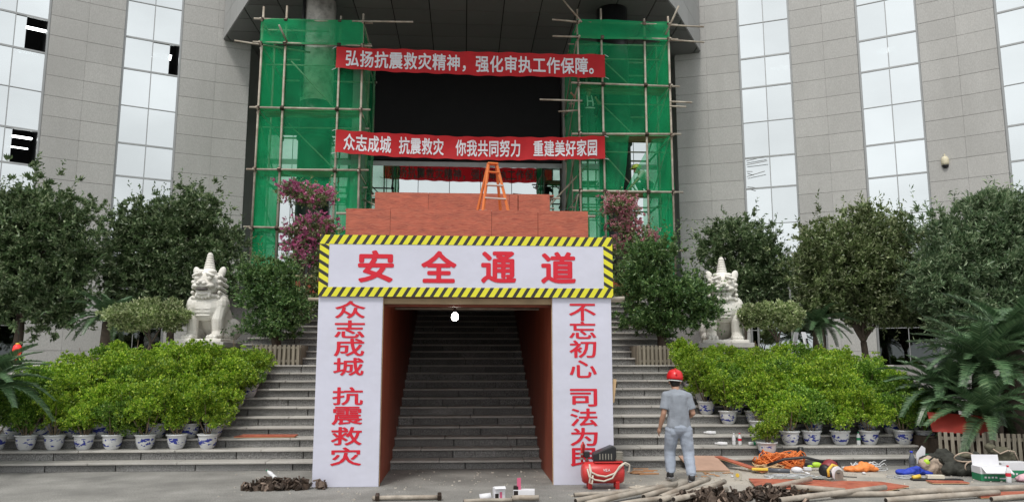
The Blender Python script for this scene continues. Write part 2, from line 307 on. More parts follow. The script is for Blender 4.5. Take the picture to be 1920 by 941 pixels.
# ---------------------------------------------------------------- wings
RAD, YC = 27.5, 2.75
BND = [('p', 17.57, 22.64), ('w', 22.64, 26.67), ('p', 26.67, 31.42), ('w', 31.42, 35.6), ('p', 35.6, 40.4), ('w', 40.4, 44.4), ('p', 44.4, 49.2), ('w', 49.2, 53.4), ('p', 53.4, 58.5)]
COURSE = .718; TOP = 19.9
ROWS = []; z = 13.47 + 3.97
ROWS = sorted({round(13.47 + 3.97 * j - d, 2) for j in range(-3, 3) for d in (0, 1.2, 2.58)})
def aloc(phi, off=0.): r = RAD - off; return (r * math.sin(phi), YC + r * math.cos(phi))
def wing(s, label):
    t = thing('building_wing', label, 'building')
    for kind, a0, a1 in BND:
        a0, a1 = R_(a0) * s, R_(a1) * s
        if s < 0: a0, a1 = a1, a0
        am = (a0 + a1) / 2; wd = 2 * RAD * math.sin((a1 - a0) / 2)
        if kind == 'p':
            cx, cy = aloc(am, -.36 - RAD * (1 - math.cos((a1 - a0) / 2)) * 0)
            mb = MB(); mb.box((0, 0, (TOP + 1.0) / 2), (wd - .004, .6, TOP - 1.0)); pr = mb.build('pier', m_joint, t); pr.location = (cx, cy, 0); pr.rotation_euler = (0, 0, -am)
            for h in (0, 1):
                b0 = a0 + (a1 - a0) * h / 2; b1 = b0 + (a1 - a0) / 2; bm_ = (b0 + b1) / 2; pw = round(2 * RAD * math.sin((b1 - b0) / 2), 3)
                mm = boxmesh(('stone_panel', pw), (pw - .005, .05, COURSE - .009), m_wall, .004)
                zz = 14.36 - 19 * COURSE
                while zz < TOP - .5:
                    px, py = aloc(bm_, .025 + rnd.uniform(0, .004))
                    p = link('stone_panel', mm, pr); v = Matrix.Rotation(am, 3, 'Z') @ Vector((px - cx, py - cy, 0))
                    p.location = (v.x, v.y, zz + COURSE / 2); p.rotation_euler = (0, 0, am - bm_); zz += COURSE
        else:
            cx, cy = aloc(am, -.10)
            fr = MB(); z0, z1 = .9, TOP - .3
            for xx in (-wd / 2 + .035, wd / 2 - .035): fr.b2(xx - .035, xx + .035, -.05, .12, z0, z1)
            fr.b2(-.013, .013, -.028, .05, z0, z1)
            ops = {round(13.47 + 3.97 * j, 2) for j in range(-4, 4)}
            for zz in ROWS:
                hh = .03 if (zz in ops or round(zz + 1.2, 2) in ops) else .013
                fr.b2(-wd / 2 + .07, wd / 2 - .07, -.030, .048, zz - hh, zz + hh)
            wo_ = fr.build('window_strip', m_alu, t); wo_.location = (cx, cy, 0); wo_.rotation_euler = (0, 0, -am)
            rm = MB(); rm.b2(-wd / 2, wd / 2, 3.0, 3.1, z0, z1)
            for xx in (-wd / 2 + .01, wd / 2 - .01): rm.b2(xx - .01, xx + .01, .13, 3., z0, z1)
            rm.build('room_interior', m_room, wo_)
            zs = [z0] + [q for q in ROWS if q > z0 + .3] + [z1]
            for i in range(len(zs) - 1):
                za, zb = zs[i], zs[i + 1]
                for h in (-1, 1):
                    key = (s, kind, round(math.degrees(abs(am))), round(zb, 2), h)
                    xa, xb = (-wd / 2 + .07, -.012) if h < 0 else (.012, wd / 2 - .07)
                    if key in OPENED:
                        xa, xb = (xa, xa + (xb - xa) * OPENED[key]) if OPENED[key] > 0 else (xb + (xb - xa) * OPENED[key], xb)
                        yy = .03
                    else: yy = 0
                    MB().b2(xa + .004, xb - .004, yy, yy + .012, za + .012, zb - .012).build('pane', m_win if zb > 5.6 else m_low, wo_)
            for (ss, aa, zb, xo, n) in TUBES:
                if ss == s and aa == round(math.degrees(abs(am))):
                    for j in range(n):
                        MB().b2(xo - .33, xo + .33, .5 + j * .14, .55 + j * .14, zb, zb + .04).build('light_tube', m_tube, wo_)
    mb = MB()   # the plain mass behind the cladding
    pts = [aloc(R_(q) * s, -3.4) for q in (17.57, 28, 38, 48, 58.5)] + [aloc(R_(q) * s, -9) for q in (58.5, 48, 38, 28, 20)]
    if s < 0: pts = pts[::-1]
    mb.prism(pts, .0, TOP); mb.build('body', m_joint, t)
    e0 = aloc(R_(17.57) * s, -.02); e1 = (8.3 * s, 31.2)
    x0, x1 = sorted((e0[0] - s * .0, e0[0] + s * .3))
    MB().b2(x0 + .0, x1, e0[1] + .05, 31.4, 1., TOP).build('return_wall', m_pillar, t)
    return t
OPENED = {(-1, 'w', 34, 13.47, 1): .34, (-1, 'w', 34, 9.5, 1): .22, (-1, 'w', 25, 13.47, 1): .64}
TUBES = [(-1, 34, 13.26, .62, 2), (-1, 34, 9.34, .5, 2), (-1, 34, 8.95, .40, 1), (-1, 34, 12.36, .45, 2), (-1, 25, 13.2, .35, 4), (1, 25, 13.15, .5, 3), (1, 34, 13.2, -.1, 4), (1, 34, 12.45, 0, 2), (1, 25, 12.4, .55, 2)]
wl = wing(-1, 'curved grey stone wing with open windows, behind the lion with the open mouth')
wr = wing(1, 'curved grey stone wing carrying a dome camera, behind the lion with the closed mouth')
for i, (dz, ln, sl_) in enumerate(((9.35, .75, .1), (9.2, .8, .06), (8.95, .25, -.06), (8.75, .7, .12), (8.35, .3, -.08))):
    px, py = aloc(R_(22.9), .05); tx, ty = math.cos(R_(22.9)), -math.sin(R_(22.9))
    rods = MB().tube([(px, py, dz), (px + tx * ln - .1, py + ty * ln - .12, dz + sl_)], .014, 6); rods.build('pipe_stub', m_alu, wr)
# dome camera on the pier
dc = thing('security_camera', 'small cream dome camera fixed to the bare stone wall', 'camera', (*aloc(R_(36.65), .07), 8.25), -R_(36.65))
m_cream = M('cream_plastic', (.62, .57, .42), .45, .04)
MB().lathe([(.13, .22), (.15, .30), (.15, .46), (.11, .56), (.05, .60)], 16).build('housing', m_cream, dc, True)
MB().lathe([(.02, .08), (.09, .11), (.128, .19), (.13, .22)], 16).build('dome', m_blackstone, dc, True)
MB().tube([(0, 0, .6), (0, 0, .68), (0, .1, .7)], .03, 8).build('bracket', m_cream, dc); dc.scale = (.82, .82, .82)

# ---------------------------------------------------------------- entrance block: glazing, screen, canopy, columns
ent = thing('entrance_building', 'recessed glass entrance under a dark panelled canopy with a big black screen', 'building')
EY = 30.5; SOF = 13.88
MB().b2(-8.28, 8.28, EY + .6, EY + .8, PLAT, 16).build('back_wall', m_room, ent)
MB().b2(-8.2, -4.62, EY - .02, EY + .1, 10.8, SOF - .01).build('dark_cladding', m_black, ent)
MB().b2(4.62, 8.2, EY - .02, EY + .1, 10.8, SOF - .01).build('dark_cladding', m_black, ent)
MB().b2(-3.78, 3.86, EY - .12, EY + .1, 9.82, SOF - .01).build('display_screen', m_black, ent, bevel=.02)
for s in (-1, 1):
    a, b = sorted((s * 3.95, s * 4.55)); MB().b2(a, b, EY - .25, EY + .3, PLAT, SOF - .01).build('pillar', m_pillar, ent)
MB().b2(-8.2, 8.2, EY + .02, EY + .12, 9.6, 9.8).build('transom', m_alu, ent)
x = -8.16
while x < 8.1:
    x1 = x + 1.255
    for za, zb in ((PLAT, 6.2), (6.2, 9.62)) + (((9.8, 10.8),) if abs(x + .6) > 4.6 else ()):
        MB().b2(x + .012, min(x1, 8.2) - .012, EY + .03, EY + .05, za + .012, zb - .012).build('glass_pane', m_ent, ent)
    MB().b2(x - .02, x + .02, EY + .055, EY + .13, PLAT, 9.6).build('mullion', m_room, ent)
    x = x1
can = MB()
CP = [(9.2, 28.55), (7.2, 24.95), (5.4, 22.2), (2.9, 20.4), (-2.9, 20.4), (-5.4, 22.2), (-7.2, 24.95), (-9.2, 28.55), (-8.28, 30.45), (8.28, 30.45)]
can.prism(CP[::-1], SOF + .05, SOF + 2.6); cano = can.build('canopy', m_room, ent)
hps = []
for i in range(len(CP)):
    (ax, ay), (bx_, by) = CP[i], CP[(i + 1) % len(CP)]; nx, ny = (by - ay), -(bx_ - ax)
    if nx * (0 - ax) + ny * (26 - ay) > 0: nx, ny = -nx, -ny
    hps.append((nx, ny, nx * ax + ny * ay))
gx, gy = 1.28, 1.1
for i in range(-8, 8):
    for j in range(10):
        x0, y0 = i * gx, 20.0 + j * gy
        q = clip([(x0 + .018, y0 + .018), (x0 + gx - .018, y0 + .018), (x0 + gx - .018, y0 + gy - .018), (x0 + .018, y0 + gy - .018)], hps)
        if q: MB().prism(q, SOF, SOF + .04).build('soffit_panel', m_soff, cano)
for i in range(len(CP)):
    (ax, ay), (bx_, by) = CP[i], CP[(i + 1) % len(CP)]
    if min(ay, by) > 28.5 and i >= 7: continue
    ln = math.hypot(bx_ - ax, by - ay); n = max(1, round(ln / .95)); ang = math.atan2(by - ay, bx_ - ax)
    nx, ny = (by - ay) / ln, -(bx_ - ax) / ln
    if nx * (0 - ax) + ny * (26 - ay) > 0: nx, ny = -nx, -ny
    for q in range(n):
        for r in range(3):
            t = (q + .5) / n; p = MB().box((0, 0, 0), (ln / n - .012, .03, .85)).build('fascia_panel', m_fasc, cano)
            p.location = (ax + (bx_ - ax) * t + nx * .016, ay + (by - ay) * t + ny * .016, SOF + .46 + r * .862); p.rotation_euler = (0, 0, ang)
def column(x, y, upper):
    c = MB().lathe([(.80, PLAT), (.80, PLAT + .5), (.72, PLAT + .6), (.62, PLAT + .75), (.56, PLAT + .9), (.54, 9.6), (.60, 9.7), (.62, 9.85), (.56, 9.95), (.54, 10.3)], 32).build('column', m_blackstone, ent, True)
    c.location = (x, y, 0)
    MB().lathe([(.535, 10.3), (.535, SOF + .05)], 32).build('column_shaft', upper, c, True)
    for q in (7.0, 9.0, 5.6): MB().lathe([(.54, q), (.60, q + .05), (.60, q + .13), (.54, q + .18)], 32, cap=False).build('ring_moulding', m_blackstone, c, True)
column(-4.98, 25.2, m_marble); column(5.05, 25.2, m_blackstone)
MB().tube([(-5.42, 24.8, 13.86), (-5.42, 24.8, 10.4)], .06, 6).build('cladding_rail', m_blackstone, ent)
# ---------------------------------------------------------------- lettering
glyphs = {}
def glyph(ch, off):
    if (ch, off) not in glyphs:
        c = bpy.data.curves.new('glyph', 'FONT'); c.body = ch; c.size = 1; c.resolution_u = 3
        o = bpy.data.objects.new('glyph', c); COL.objects.link(o)
        m = bpy.data.meshes.new_from_object(o.evaluated_get(bpy.context.evaluated_depsgraph_get()))
        bpy.data.objects.remove(o); bpy.data.curves.remove(c)
        V0 = [v.co.copy() for v in m.vertices]; F0 = [tuple(p.vertices) for p in m.polygons]; mb = MB()      # heavier strokes: the outline laid over itself in a small ring
        for q in range(9):
            dx, dy = (off * math.cos(q * PI / 4), off * math.sin(q * PI / 4)) if q < 8 else (0, 0)
            mb.add([(v.x + dx, v.y + dy, q * .0004) for v in V0], F0)
        bpy.data.meshes.remove(m); glyphs[(ch, off)] = mb.mesh('glyph')
    return glyphs[(ch, off)]
def char(ch, cx, cz, w, h, y, mat, parent, off=.03, tilt=0., back=False, fit=False):
    m = glyph(ch, off).copy(); m.materials.clear(); m.materials.append(mat)
    n = len(m.vertices); a = np.empty(n * 3); m.vertices.foreach_get('co', a); a = a.reshape(-1, 3)
    lo, hi = a.min(0), a.max(0)
    if fit: ox, oy, ex, ey = (lo[0] + hi[0]) / 2, (lo[1] + hi[1]) / 2, hi[0] - lo[0], hi[1] - lo[1]
    else: ox, oy, ex, ey = .5, .38, 1.0, 1.0
    X = (a[:, 0] - ox) / ex * w; Z = (a[:, 1] - oy) / ey * h
    b = np.stack([X, -a[:, 2], Z + X * tilt], 1); m.vertices.foreach_set('co', b.ravel()); m.update(); m.name = 'character'
    o = link('character', m, parent, (cx, y, cz)); return o

# ---------------------------------------------------------------- safety passage
gate = thing('safety_passage', 'plywood safety tunnel with white lettered front and hazard striped header over the stairs', 'tunnel')
def stripes(name, sg):
    m = bpy.data.materials.new(name); m.use_nodes = True; N = m.node_tree.nodes; K = m.node_tree.links.new; b = N['Principled BSDF']; b.inputs['Roughness'].default_value = .5
    t = N.new('ShaderNodeTexCoord'); sx = N.new('ShaderNodeSeparateXYZ'); K(t.outputs['Object'], sx.inputs[0])
    def mt(op, a, b_):
        q = N.new('ShaderNodeMath'); q.operation = op
        for i, v in enumerate((a, b_)):
            if isinstance(v, (int, float)): q.inputs[i].default_value = v
            else: K(v, q.inputs[i])
        return q.outputs[0]
    xs = mt('MULTIPLY', sx.outputs[0], 1.0)
    u = mt('SUBTRACT', xs, mt('MULTIPLY', sx.outputs[2], .62)) if sg > 0 else mt('ADD', mt('MULTIPLY', sx.outputs[0], .62), sx.outputs[2])
    fr = mt('FRACT', mt('DIVIDE', mt('ADD', u, 50), .134), 0); bl = mt('LESS_THAN', fr, .42)
    mx = N.new('ShaderNodeMix'); mx.data_type = 'RGBA'; K(bl, mx.inputs[0]); mx.inputs[6].default_value = (.70, .66, .025, 1); mx.inputs[7].default_value = (.022, .022, .018, 1)
    K(mx.outputs[2], b.inputs['Base Color']); return m
m_st1, m_st2 = stripes('hazard_stripe_a', 1), stripes('hazard_stripe_b', -1)
X0, X1, ZB, ZT, GY = -2.105, 2.20, 2.675, 3.575, 11.3
sb = MB().b2(X0, X1, GY, GY + .05, ZB, ZT).build('sign_board', m_vinyl, gate, bevel=.004)
bw = .135
for nm, (a, b, c, d), mt_ in (('t', (X0, X1, ZT - bw, ZT), m_st1), ('b', (X0, X1, ZB, ZB + bw), m_st1), ('l', (X0, X0 + bw, ZB + bw, ZT - bw), m_st2), ('r', (X1 - bw, X1, ZB + bw, ZT - bw), m_st2)):
    MB().b2(a, b, GY - .006, GY, c, d).build('hazard_band', mt_, sb)
for ch, xa, xb in (('安', -1.548, -1.027), ('全', -.633, -.113), ('通', .244, .764), ('道', 1.129, 1.649)):
    char(ch, (xa + xb) / 2, 3.115, xb - xa, .475, GY - .004, m_redtxt, sb, .030, fit=True)
pl = MB().b2(X0, -1.18, 11.34, 11.39, .0, 2.67).build('side_panel', m_vinyl, gate, bevel=.006)
pr = MB().b2(1.30, 2.175, 11.34, 11.39, .0, 2.67).build('side_panel', m_vinyl, gate, bevel=.006)
for txt, zs, cx, w, par in (('众志成城抗震救灾', (2.488, 2.206, 1.945, 1.67, 1.256, .982, .70, .419), -1.645, .435, pl), ('不忘初心司法为民', (2.462, 2.20, 1.925, 1.636, 1.225, .946, .672, .388), 1.745, .40, pr)):
    for ch, zz in zip(txt, zs): char(ch, cx, zz, w, .255, 11.336, m_redtxt, par, .018, fit=True)
for xx in (-1.18, X0, 1.30, 2.175):
    MB().b2(xx - .008, xx + .008, 11.392, 11.42, 0, 2.67).build('batten', m_plyedge, gate)
TIERS = [(11.40, 13.6, 0., 2.70), (13.6, 18.7, 2.74, 4.42), (18.7, 21.6, 4.46, 5.86)]
for ti, (ya, yb, zl, zh) in enumerate(TIERS):
    for xx in (-1.19, 1.31):
        y = ya
        while y < yb - .05:
            y2 = min(y + 1.22, yb); k = int((y - Y1) / TREAD) if y > Y1 else -1
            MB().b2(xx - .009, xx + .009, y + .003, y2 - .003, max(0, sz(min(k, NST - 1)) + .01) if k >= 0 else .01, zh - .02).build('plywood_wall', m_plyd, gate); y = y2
    # roof sheets
    x = -2.12
    while x < 2.2:
        x2 = min(x + 1.22, 2.21); y = ya
        while y < yb - .05:
            y2 = min(y + 2.44, yb); MB().b2(x + .002, x2 - .002, y + .002 + (.02 if ti else .05), y2 - .002, zh - .018, zh).build('roof_sheet', m_ply, gate); y = y2
        x = x2
    if ti:   # upright front board
        xs = [-2.10, -1.32, .48, 2.22] if ti == 1 else [-2.2, -.9, 1.1, 2.1]
        for q in range(3):
            MB().b2(xs[q] + .003, xs[q + 1] - .003, ya - .001 + q * .002, ya + .017 + q * .002, zl - (.02 if ti == 1 else .35), zh + .012).build('plywood_board', m_ply, gate)
    for xx in (-2.05, -1.27, 1.39, 2.10):
        for yy in ([ya + .15, yb - .15] if ti else [ya + .12, yb - .12]):
            k = int((yy - Y1) / TREAD) if yy > Y1 else -1
            MB().tube([(xx, yy, sz(min(k, NST - 1)) if k >= 0 else 0), (xx, yy, zh - .06)], .024, 8).build('scaffold_pole', m_pole, gate, True)
    for yy in (ya + .18, (ya + yb) / 2, yb - .18): MB().tube([(-2.3, yy, zh - .045), (2.38, yy, zh - .045)], .024, 8).build('scaffold_pole', m_pole, gate, True)
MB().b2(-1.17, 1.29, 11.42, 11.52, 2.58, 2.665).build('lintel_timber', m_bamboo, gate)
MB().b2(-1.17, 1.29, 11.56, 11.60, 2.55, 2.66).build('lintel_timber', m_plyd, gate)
MB().b2(-1.18, 1.30, 21.58, 21.6, sz(NST - 1), 5.84).build('end_light_block', m_plyd, gate)  # added board shutting off light at the far end so the passage stays dark
MB().tube([(1.9, 11.6, 2.66), (2.42, 11.55, 2.69)], .03, 8).build('scaffold_pole', m_pole, gate, True)
MB().box((2.20, 11.40, 1.32), (.05, .02, .34), Matrix.Rotation(.12, 3, 'Y')).build('wood_scrap', m_plyedge, gate)
# lamp in the passage
lb = thing('light_bulb', 'glowing white bulb hanging on a cord inside the tunnel mouth', 'lamp', (-.138, 11.9, 2.36))
MB().lathe([(.004, 0), (.032, .008), (.052, .035), (.055, .065), (.040, .105), (.022, .125)], 16).build('bulb_glass', m_bulb, lb, True)
MB().lathe([(.024, .122), (.026, .175), (.012, .19)], 12).build('socket', m_blackstone, lb, True)
MB().tube([(0, 0, .18), (0, 0, .31)], .006, 6).build('cord', m_blackstone, lb)

# ---------------------------------------------------------------- step ladder on the tunnel roof
m_lad = M('orange_fibreglass', (.62, .16, .035), .45, .08); m_alu2 = M('ladder_alu', (.55, .52, .48), .4, .05, metal=.6)
ld = thing('step_ladder', 'orange folding step ladder standing open on the plywood tunnel roof', 'ladder', (.552, 15.3, 4.42), R_(12))
for s in (-1, 1):
    for f, nm in ((-1, 'front_rail'), (1, 'rear_rail')):
        MB().tube([(s * .31, f * .36, 0), (s * .085, f * .03, 1.30)], [.034, .028], 4).build(nm, m_lad, ld)
for q in (.2, .42, .64, .86): 
    w = .31 - .225 * q; MB().b2(-w, w, -.40 + .33 * q, -.30 + .33 * q, 1.30 * q - .012, 1.30 * q + .012).build('tread', m_lad if q > .8 else m_alu2, ld)
for q in (.3, .7):
    w = .31 - .225 * q; MB().tube([(-w, .36 - .33 * q, 1.3 * q), (w, .36 - .33 * q, 1.3 * q)], .014, 6).build('rear_brace', m_alu2, ld)
MB().b2(-.11, .11, -.07, .07, 1.29, 1.33).build('top_cap', m_lad, ld, bevel=.01)

# ---------------------------------------------------------------- banners
m_banback = M('banner_showthrough', (.85, .78, .8), .7, .05, trans=.5)
def banner(txts, xL, xR, top, bot, y0, label, ch_w, ch_h):
    b = thing('banner', label, 'banner')
    def q(c, x): t = (x - xL) / (xR - xL); return c[0] * (1 - t) * (1 - 2 * t) + 4 * c[1] * t * (1 - t) + c[2] * t * (2 * t - 1)
    def yy(x, v): return y0 + .022 * math.sin(x * 2.1 + v * 2) + .012 * math.sin(x * 5.3 - v * 3.1) + .03 * math.sin(v * PI)
    mb = MB(); nx, nz = 90, 8
    V = [(xL + (xR - xL) * i / nx, yy(xL + (xR - xL) * i / nx, j / nz), q(bot, xL + (xR - xL) * i / nx) * (1 - j / nz) + q(top, xL + (xR - xL) * i / nx) * j / nz + (.012 * math.sin(i * .9) if j in (0, nz) else 0)) for i in range(nx + 1) for j in range(nz + 1)]
    mb.add(V, [(i * (nz + 1) + j, (i + 1) * (nz + 1) + j, (i + 1) * (nz + 1) + j + 1, i * (nz + 1) + j + 1) for i in range(nx) for j in range(nz)])
    cl = mb.build('cloth', m_banner, b, True)
    for txt, a, c in txts:
        n = len(txt)
        for i, ch in enumerate(txt):
            x = a + (c - a) * (i + .5) / n; zc = (q(top, x) + q(bot, x)) / 2; tl = (q(top, x + .1) + q(bot, x + .1) - 2 * zc) / 2 / .1
            w = (c - a) / n * .97
            for back in (0, 1):
                o = char(ch, x, zc, w, ch_h, 0, m_banback if back else m_bantxt, cl, .021, tl)
                me = o.data; k = len(me.vertices); A = np.empty(k * 3); me.vertices.foreach_get('co', A); A = A.reshape(-1, 3)
                for r_ in range(k):
                    xw = x + A[r_, 0]; zt, zb = q(top, xw), q(bot, xw); v = (zc + A[r_, 2] - zb) / (zt - zb); A[r_, 1] = yy(xw, v) + ((.012 - A[r_, 1]) if back else (A[r_, 1] - .012))
                me.vertices.foreach_set('co', A.ravel()); me.update()
                if back: o.name = 'character_back'
    for x, zz in ((xL, q(top, xL)), (xL, q(bot, xL)), (xR, q(top, xR)), (xR, q(bot, xR))):
        MB().tube([(x, y0, zz), (x + (.15 if x < 0 else -.15) * -1, 23.5, zz + .02)], .012, 5).build('tie_rope', m_bantxt, b)
    return b
banner([('弘扬抗震救灾精神，强化审执工作保障。', -3.78, 4.34)], -4.053, 4.415, (11.519, 11.47, 11.475), (10.821, 10.695, 10.727), 23.3, 'upper red cloth banner, one unbroken line of white characters ending in a full stop', .45, .57)
banner([('众志成城', -3.75, -2.28), ('抗震救灾', -2.06, -.66), ('你我共同努力', -.31, 1.73), ('重建美好家园', 2.10, 4.14)], -3.982, 4.368, (8.846, 8.70, 8.80), (8.12, 7.965, 8.074), 23.3, 'lower red cloth banner whose white characters stand in four spaced groups', .36, .55)

# ---------------------------------------------------------------- scaffold towers round the columns
FY, BY = 23.5, 26.7
def net(par, pts, mat, amp=.03, nx=36, nz=14, sag=0., seed=0):      # pts: 4 corners (bottom-left, bottom-right, top-right, top-left)
    r = random.Random(seed); P = [Vector(p) for p in pts]; nrm = (P[1] - P[0]).cross(P[3] - P[0]).normalized(); ph = [r.uniform(0, 6) for _ in range(4)]
    V = []
    for i in range(nx + 1):
        for j in range(nz + 1):
            u, v = i / nx, j / nz
            p = (P[0] * (1 - u) + P[1] * u) * (1 - v) + (P[3] * (1 - u) + P[2] * u) * v
            p = p + nrm * amp * (math.sin((u * 2.2 + v) * 26 + ph[3]) * .22 * math.sin(v * PI) + math.sin(u * 9 + ph[0] + v * 2.4) * .5 + math.sin(u * 21 + ph[1] - v * 5) * .25 + math.sin(v * 8 + ph[2] + u * 4) * .5)
            if sag: p.z -= sag * 4 * u * (1 - u) * v
            V.append(p)
    return MB().add(V, [(i * (nz + 1) + j, (i + 1) * (nz + 1) + j, (i + 1) * (nz + 1) + j + 1, i * (nz + 1) + j + 1) for i in range(nx) for j in range(nz)]).build('safety_net', mat, par, True)
def tower(ups, levels, label, sheets, longs):
    t = thing('scaffold_tower', label, 'scaffold', group='scaffold towers round the entrance columns')
    xa, xb = ups[0], ups[-1]; zt = levels[0]
    P = lambda a, b, r=.034: MB().tube([a, b], r, 8).build('scaffold_pole', m_pole, t, True)
    for i, x in enumerate(ups):
        j = rnd.uniform(-.03, .03)
        P((x + j, FY, PLAT), (x - j, FY, zt + (.45, .5, .2, .3)[i]))
        if i in (0, 1, 3): P((x, BY, PLAT), (x, BY, zt - .2))
    for x in (xa, xb): P((x, (FY + BY) / 2, PLAT), (x, (FY + BY) / 2, zt))
    for z in levels:
        d = rnd.uniform(-.03, .03)
        P((xa - .25, FY - .05, z + d), (xb + .3, FY - .05, z - d)); P((xa - .1, BY, z), (xb + .1, BY, z))
        if z > 5: P((xa - .2, FY + .05 + .9, z - .32), (xb + .15, FY + .95, z - .30), .026)
        for x in ups: 
            if x in (xa, xb): P((x, FY - .25, z - .05), (x, BY + .15, z - .05))
            link('coupler', boxmesh(('coupler', 't'), (.12, .13, .13), m_coupl, .02), t, (x, FY - .04, z), (rnd.uniform(0, 1), 0, 0))
            if x in (xa, xb): link('coupler', boxmesh(('coupler', 't'), (.12, .13, .13), m_coupl, .02), t, (x, BY, z))
    for i in range(len(levels) - 1):
        z0, z1 = levels[i + 1], levels[i]
        if z1 - z0 > 1:
            for x in (xa, xb): P((x - .05, FY + .1, z1 - .1), (x - .05, BY - .1, z0 + .1), .026)
            P((ups[1], FY + .9, z1 - .2), (ups[2], FY + 1.0, z0 + .1), .024)
    for a, b in longs: P(a, b, .030)
    for z in levels[2:]:
        for q in range(3): MB().b2(xa + .05, xb - .05, FY + .12 + q * .27, FY + .36 + q * .27, z + .0, z + .035).build('deck_plank', m_bamboo, t)
    for i, (pts, mt_, amp, sag) in enumerate(sheets): net(t, pts, mt_, amp, sag=sag, seed=i + int(xa * 10))
    return t
yn = FY + .07; yf = FY - .095
def F4(x0, x1, z0, z1, y=yn): return [(x0, y, z0), (x1, y, z0), (x1, y, z1), (x0, y, z1)]
def S4(x, z0, z1, ya=FY + .05, yb=BY): return [(x, ya, z0), (x, yb, z0), (x, yb, z1), (x, ya, z1)]
ul, ll = [-6.42, -5.68, -4.0, -3.27], [12.42, 11.65, 9.55, 7.60, 5.78]
sh = [(F4(-6.44, -3.25, 11.62, 12.45, yf), m_netd, .03, 0), (F4(-6.42, -4.02, 9.5, 11.62), m_net, .04, .0), (F4(-4.0, -3.27, 9.5, 11.6), m_net, .03, 0), (F4(-6.42, -3.27, 7.6, 9.62), m_net, .05, .10),
      (F4(-6.42, -5.70, 5.78, 7.62), m_netd, .03, 0), (F4(-6.44, -5.72, 3.9, 5.8), m_netd, .03, 0), (F4(-4.0, -3.27, 5.78, 7.62), m_netd, .05, 0), (F4(-4.02, -3.25, 3.8, 5.8), m_netd, .03, 0), (F4(-5.7, -4.0, 6.9, 7.6), m_net, .05, 0)]
for z0, z1 in ((3.8, 5.8), (5.78, 7.62), (7.6, 9.6), (9.5, 11.65), (11.6, 12.45)): sh += [(S4(-6.44, z0, z1), m_netd, .04, 0), (S4(-3.25, z0, z1), m_net, .04, 0)]
tw = tower(ul, ll, 'green netted scaffold tower round the pale marble column shaft', sh, [((-3.6, 23.4, 12.42), (-1.68, 23.2, 12.36)), ((-7.25, 23.5, 11.72), (-5.0, 24.0, 11.6)), ((-6.7, 24.4, 12.5), (-4.5, 24.4, 12.5)), ((-5.75, 22.9, 12.0), (-5.6, 23.5, 11.66)), ((-3.25, 24.4, 6.9), (-1.9, 22.6, 6.0)), ((-3.3, 25.2, 6.2), (-2.2, 24, 5.6))])
ur, lr = [3.6, 4.37, 5.75, 6.55], [12.62, 12.12, 10.55, 8.92, 7.06, 5.2]
sh = [(F4(3.58, 6.57, 12.05, 12.70, yf), m_netd, .04, .0), (F4(3.6, 6.55, 10.5, 12.10), m_net, .05, .14), (F4(3.6, 4.4, 8.9, 10.6), m_net, .03, 0), (F4(4.37, 6.55, 8.9, 10.62), m_net, .05, .0),
      ([(4.37, yn, 7.05), (5.0, yn + .05, 7.1), (5.2, yn, 8.9), (4.37, yn, 8.9)], m_net, .05, 0), ([(5.0, yn, 7.06), (6.55, yn, 7.06), (6.55, yn, 8.9), (5.95, yn, 8.8)], m_net, .07, 0), (F4(3.6, 4.35, 7.05, 8.92), m_net, .03, 0),
      (F4(3.6, 4.5, 3.9, 7.08), m_net, .04, 0), (F4(6.2, 6.57, 3.9, 7.05), m_netd, .03, 0), (F4(5.6, 6.2, 5.2, 7.05), m_net, .05, 0)]
for z0, z1 in ((3.8, 5.2), (5.2, 7.06), (7.05, 8.92), (8.9, 10.55), (10.5, 12.1), (12.1, 12.7)): sh += [(S4(3.58, z0, z1), m_netd, .04, 0), (S4(6.57, z0, z1), m_netd, .04, 0)]
tw2 = tower(ur, lr, 'green netted scaffold tower with torn netting round the black column', sh, [((2.75, 23.4, 12.66), (3.7, 23.45, 12.62)), ((6.5, 23.45, 12.6), (7.7, 23.4, 12.55)), ((2.75, 23.4, 12.1), (3.7, 23.42, 12.1)), ((6.5, 23.45, 12.1), (7.7, 23.4, 12.02)), ((2.35, 23.6, 10.05), (3.7, 23.5, 10.0)), ((6.5, 23.4, 10.0), (7.2, 23.3, 9.95)), ((6.5, 23.4, 9.85), (7.0, 23.3, 9.8)), ((3.0, 23.6, 13.6), (3.7, 23.4, 12.6)), ((6.4, 23.3, 12.2), (6.75, 22.9, 13.0)), ((2.2, 24.2, 6.2), (3.9, 24, 8.0)), ((3.0, 24, 9.8), (3.6, 23.7, 9.75))])
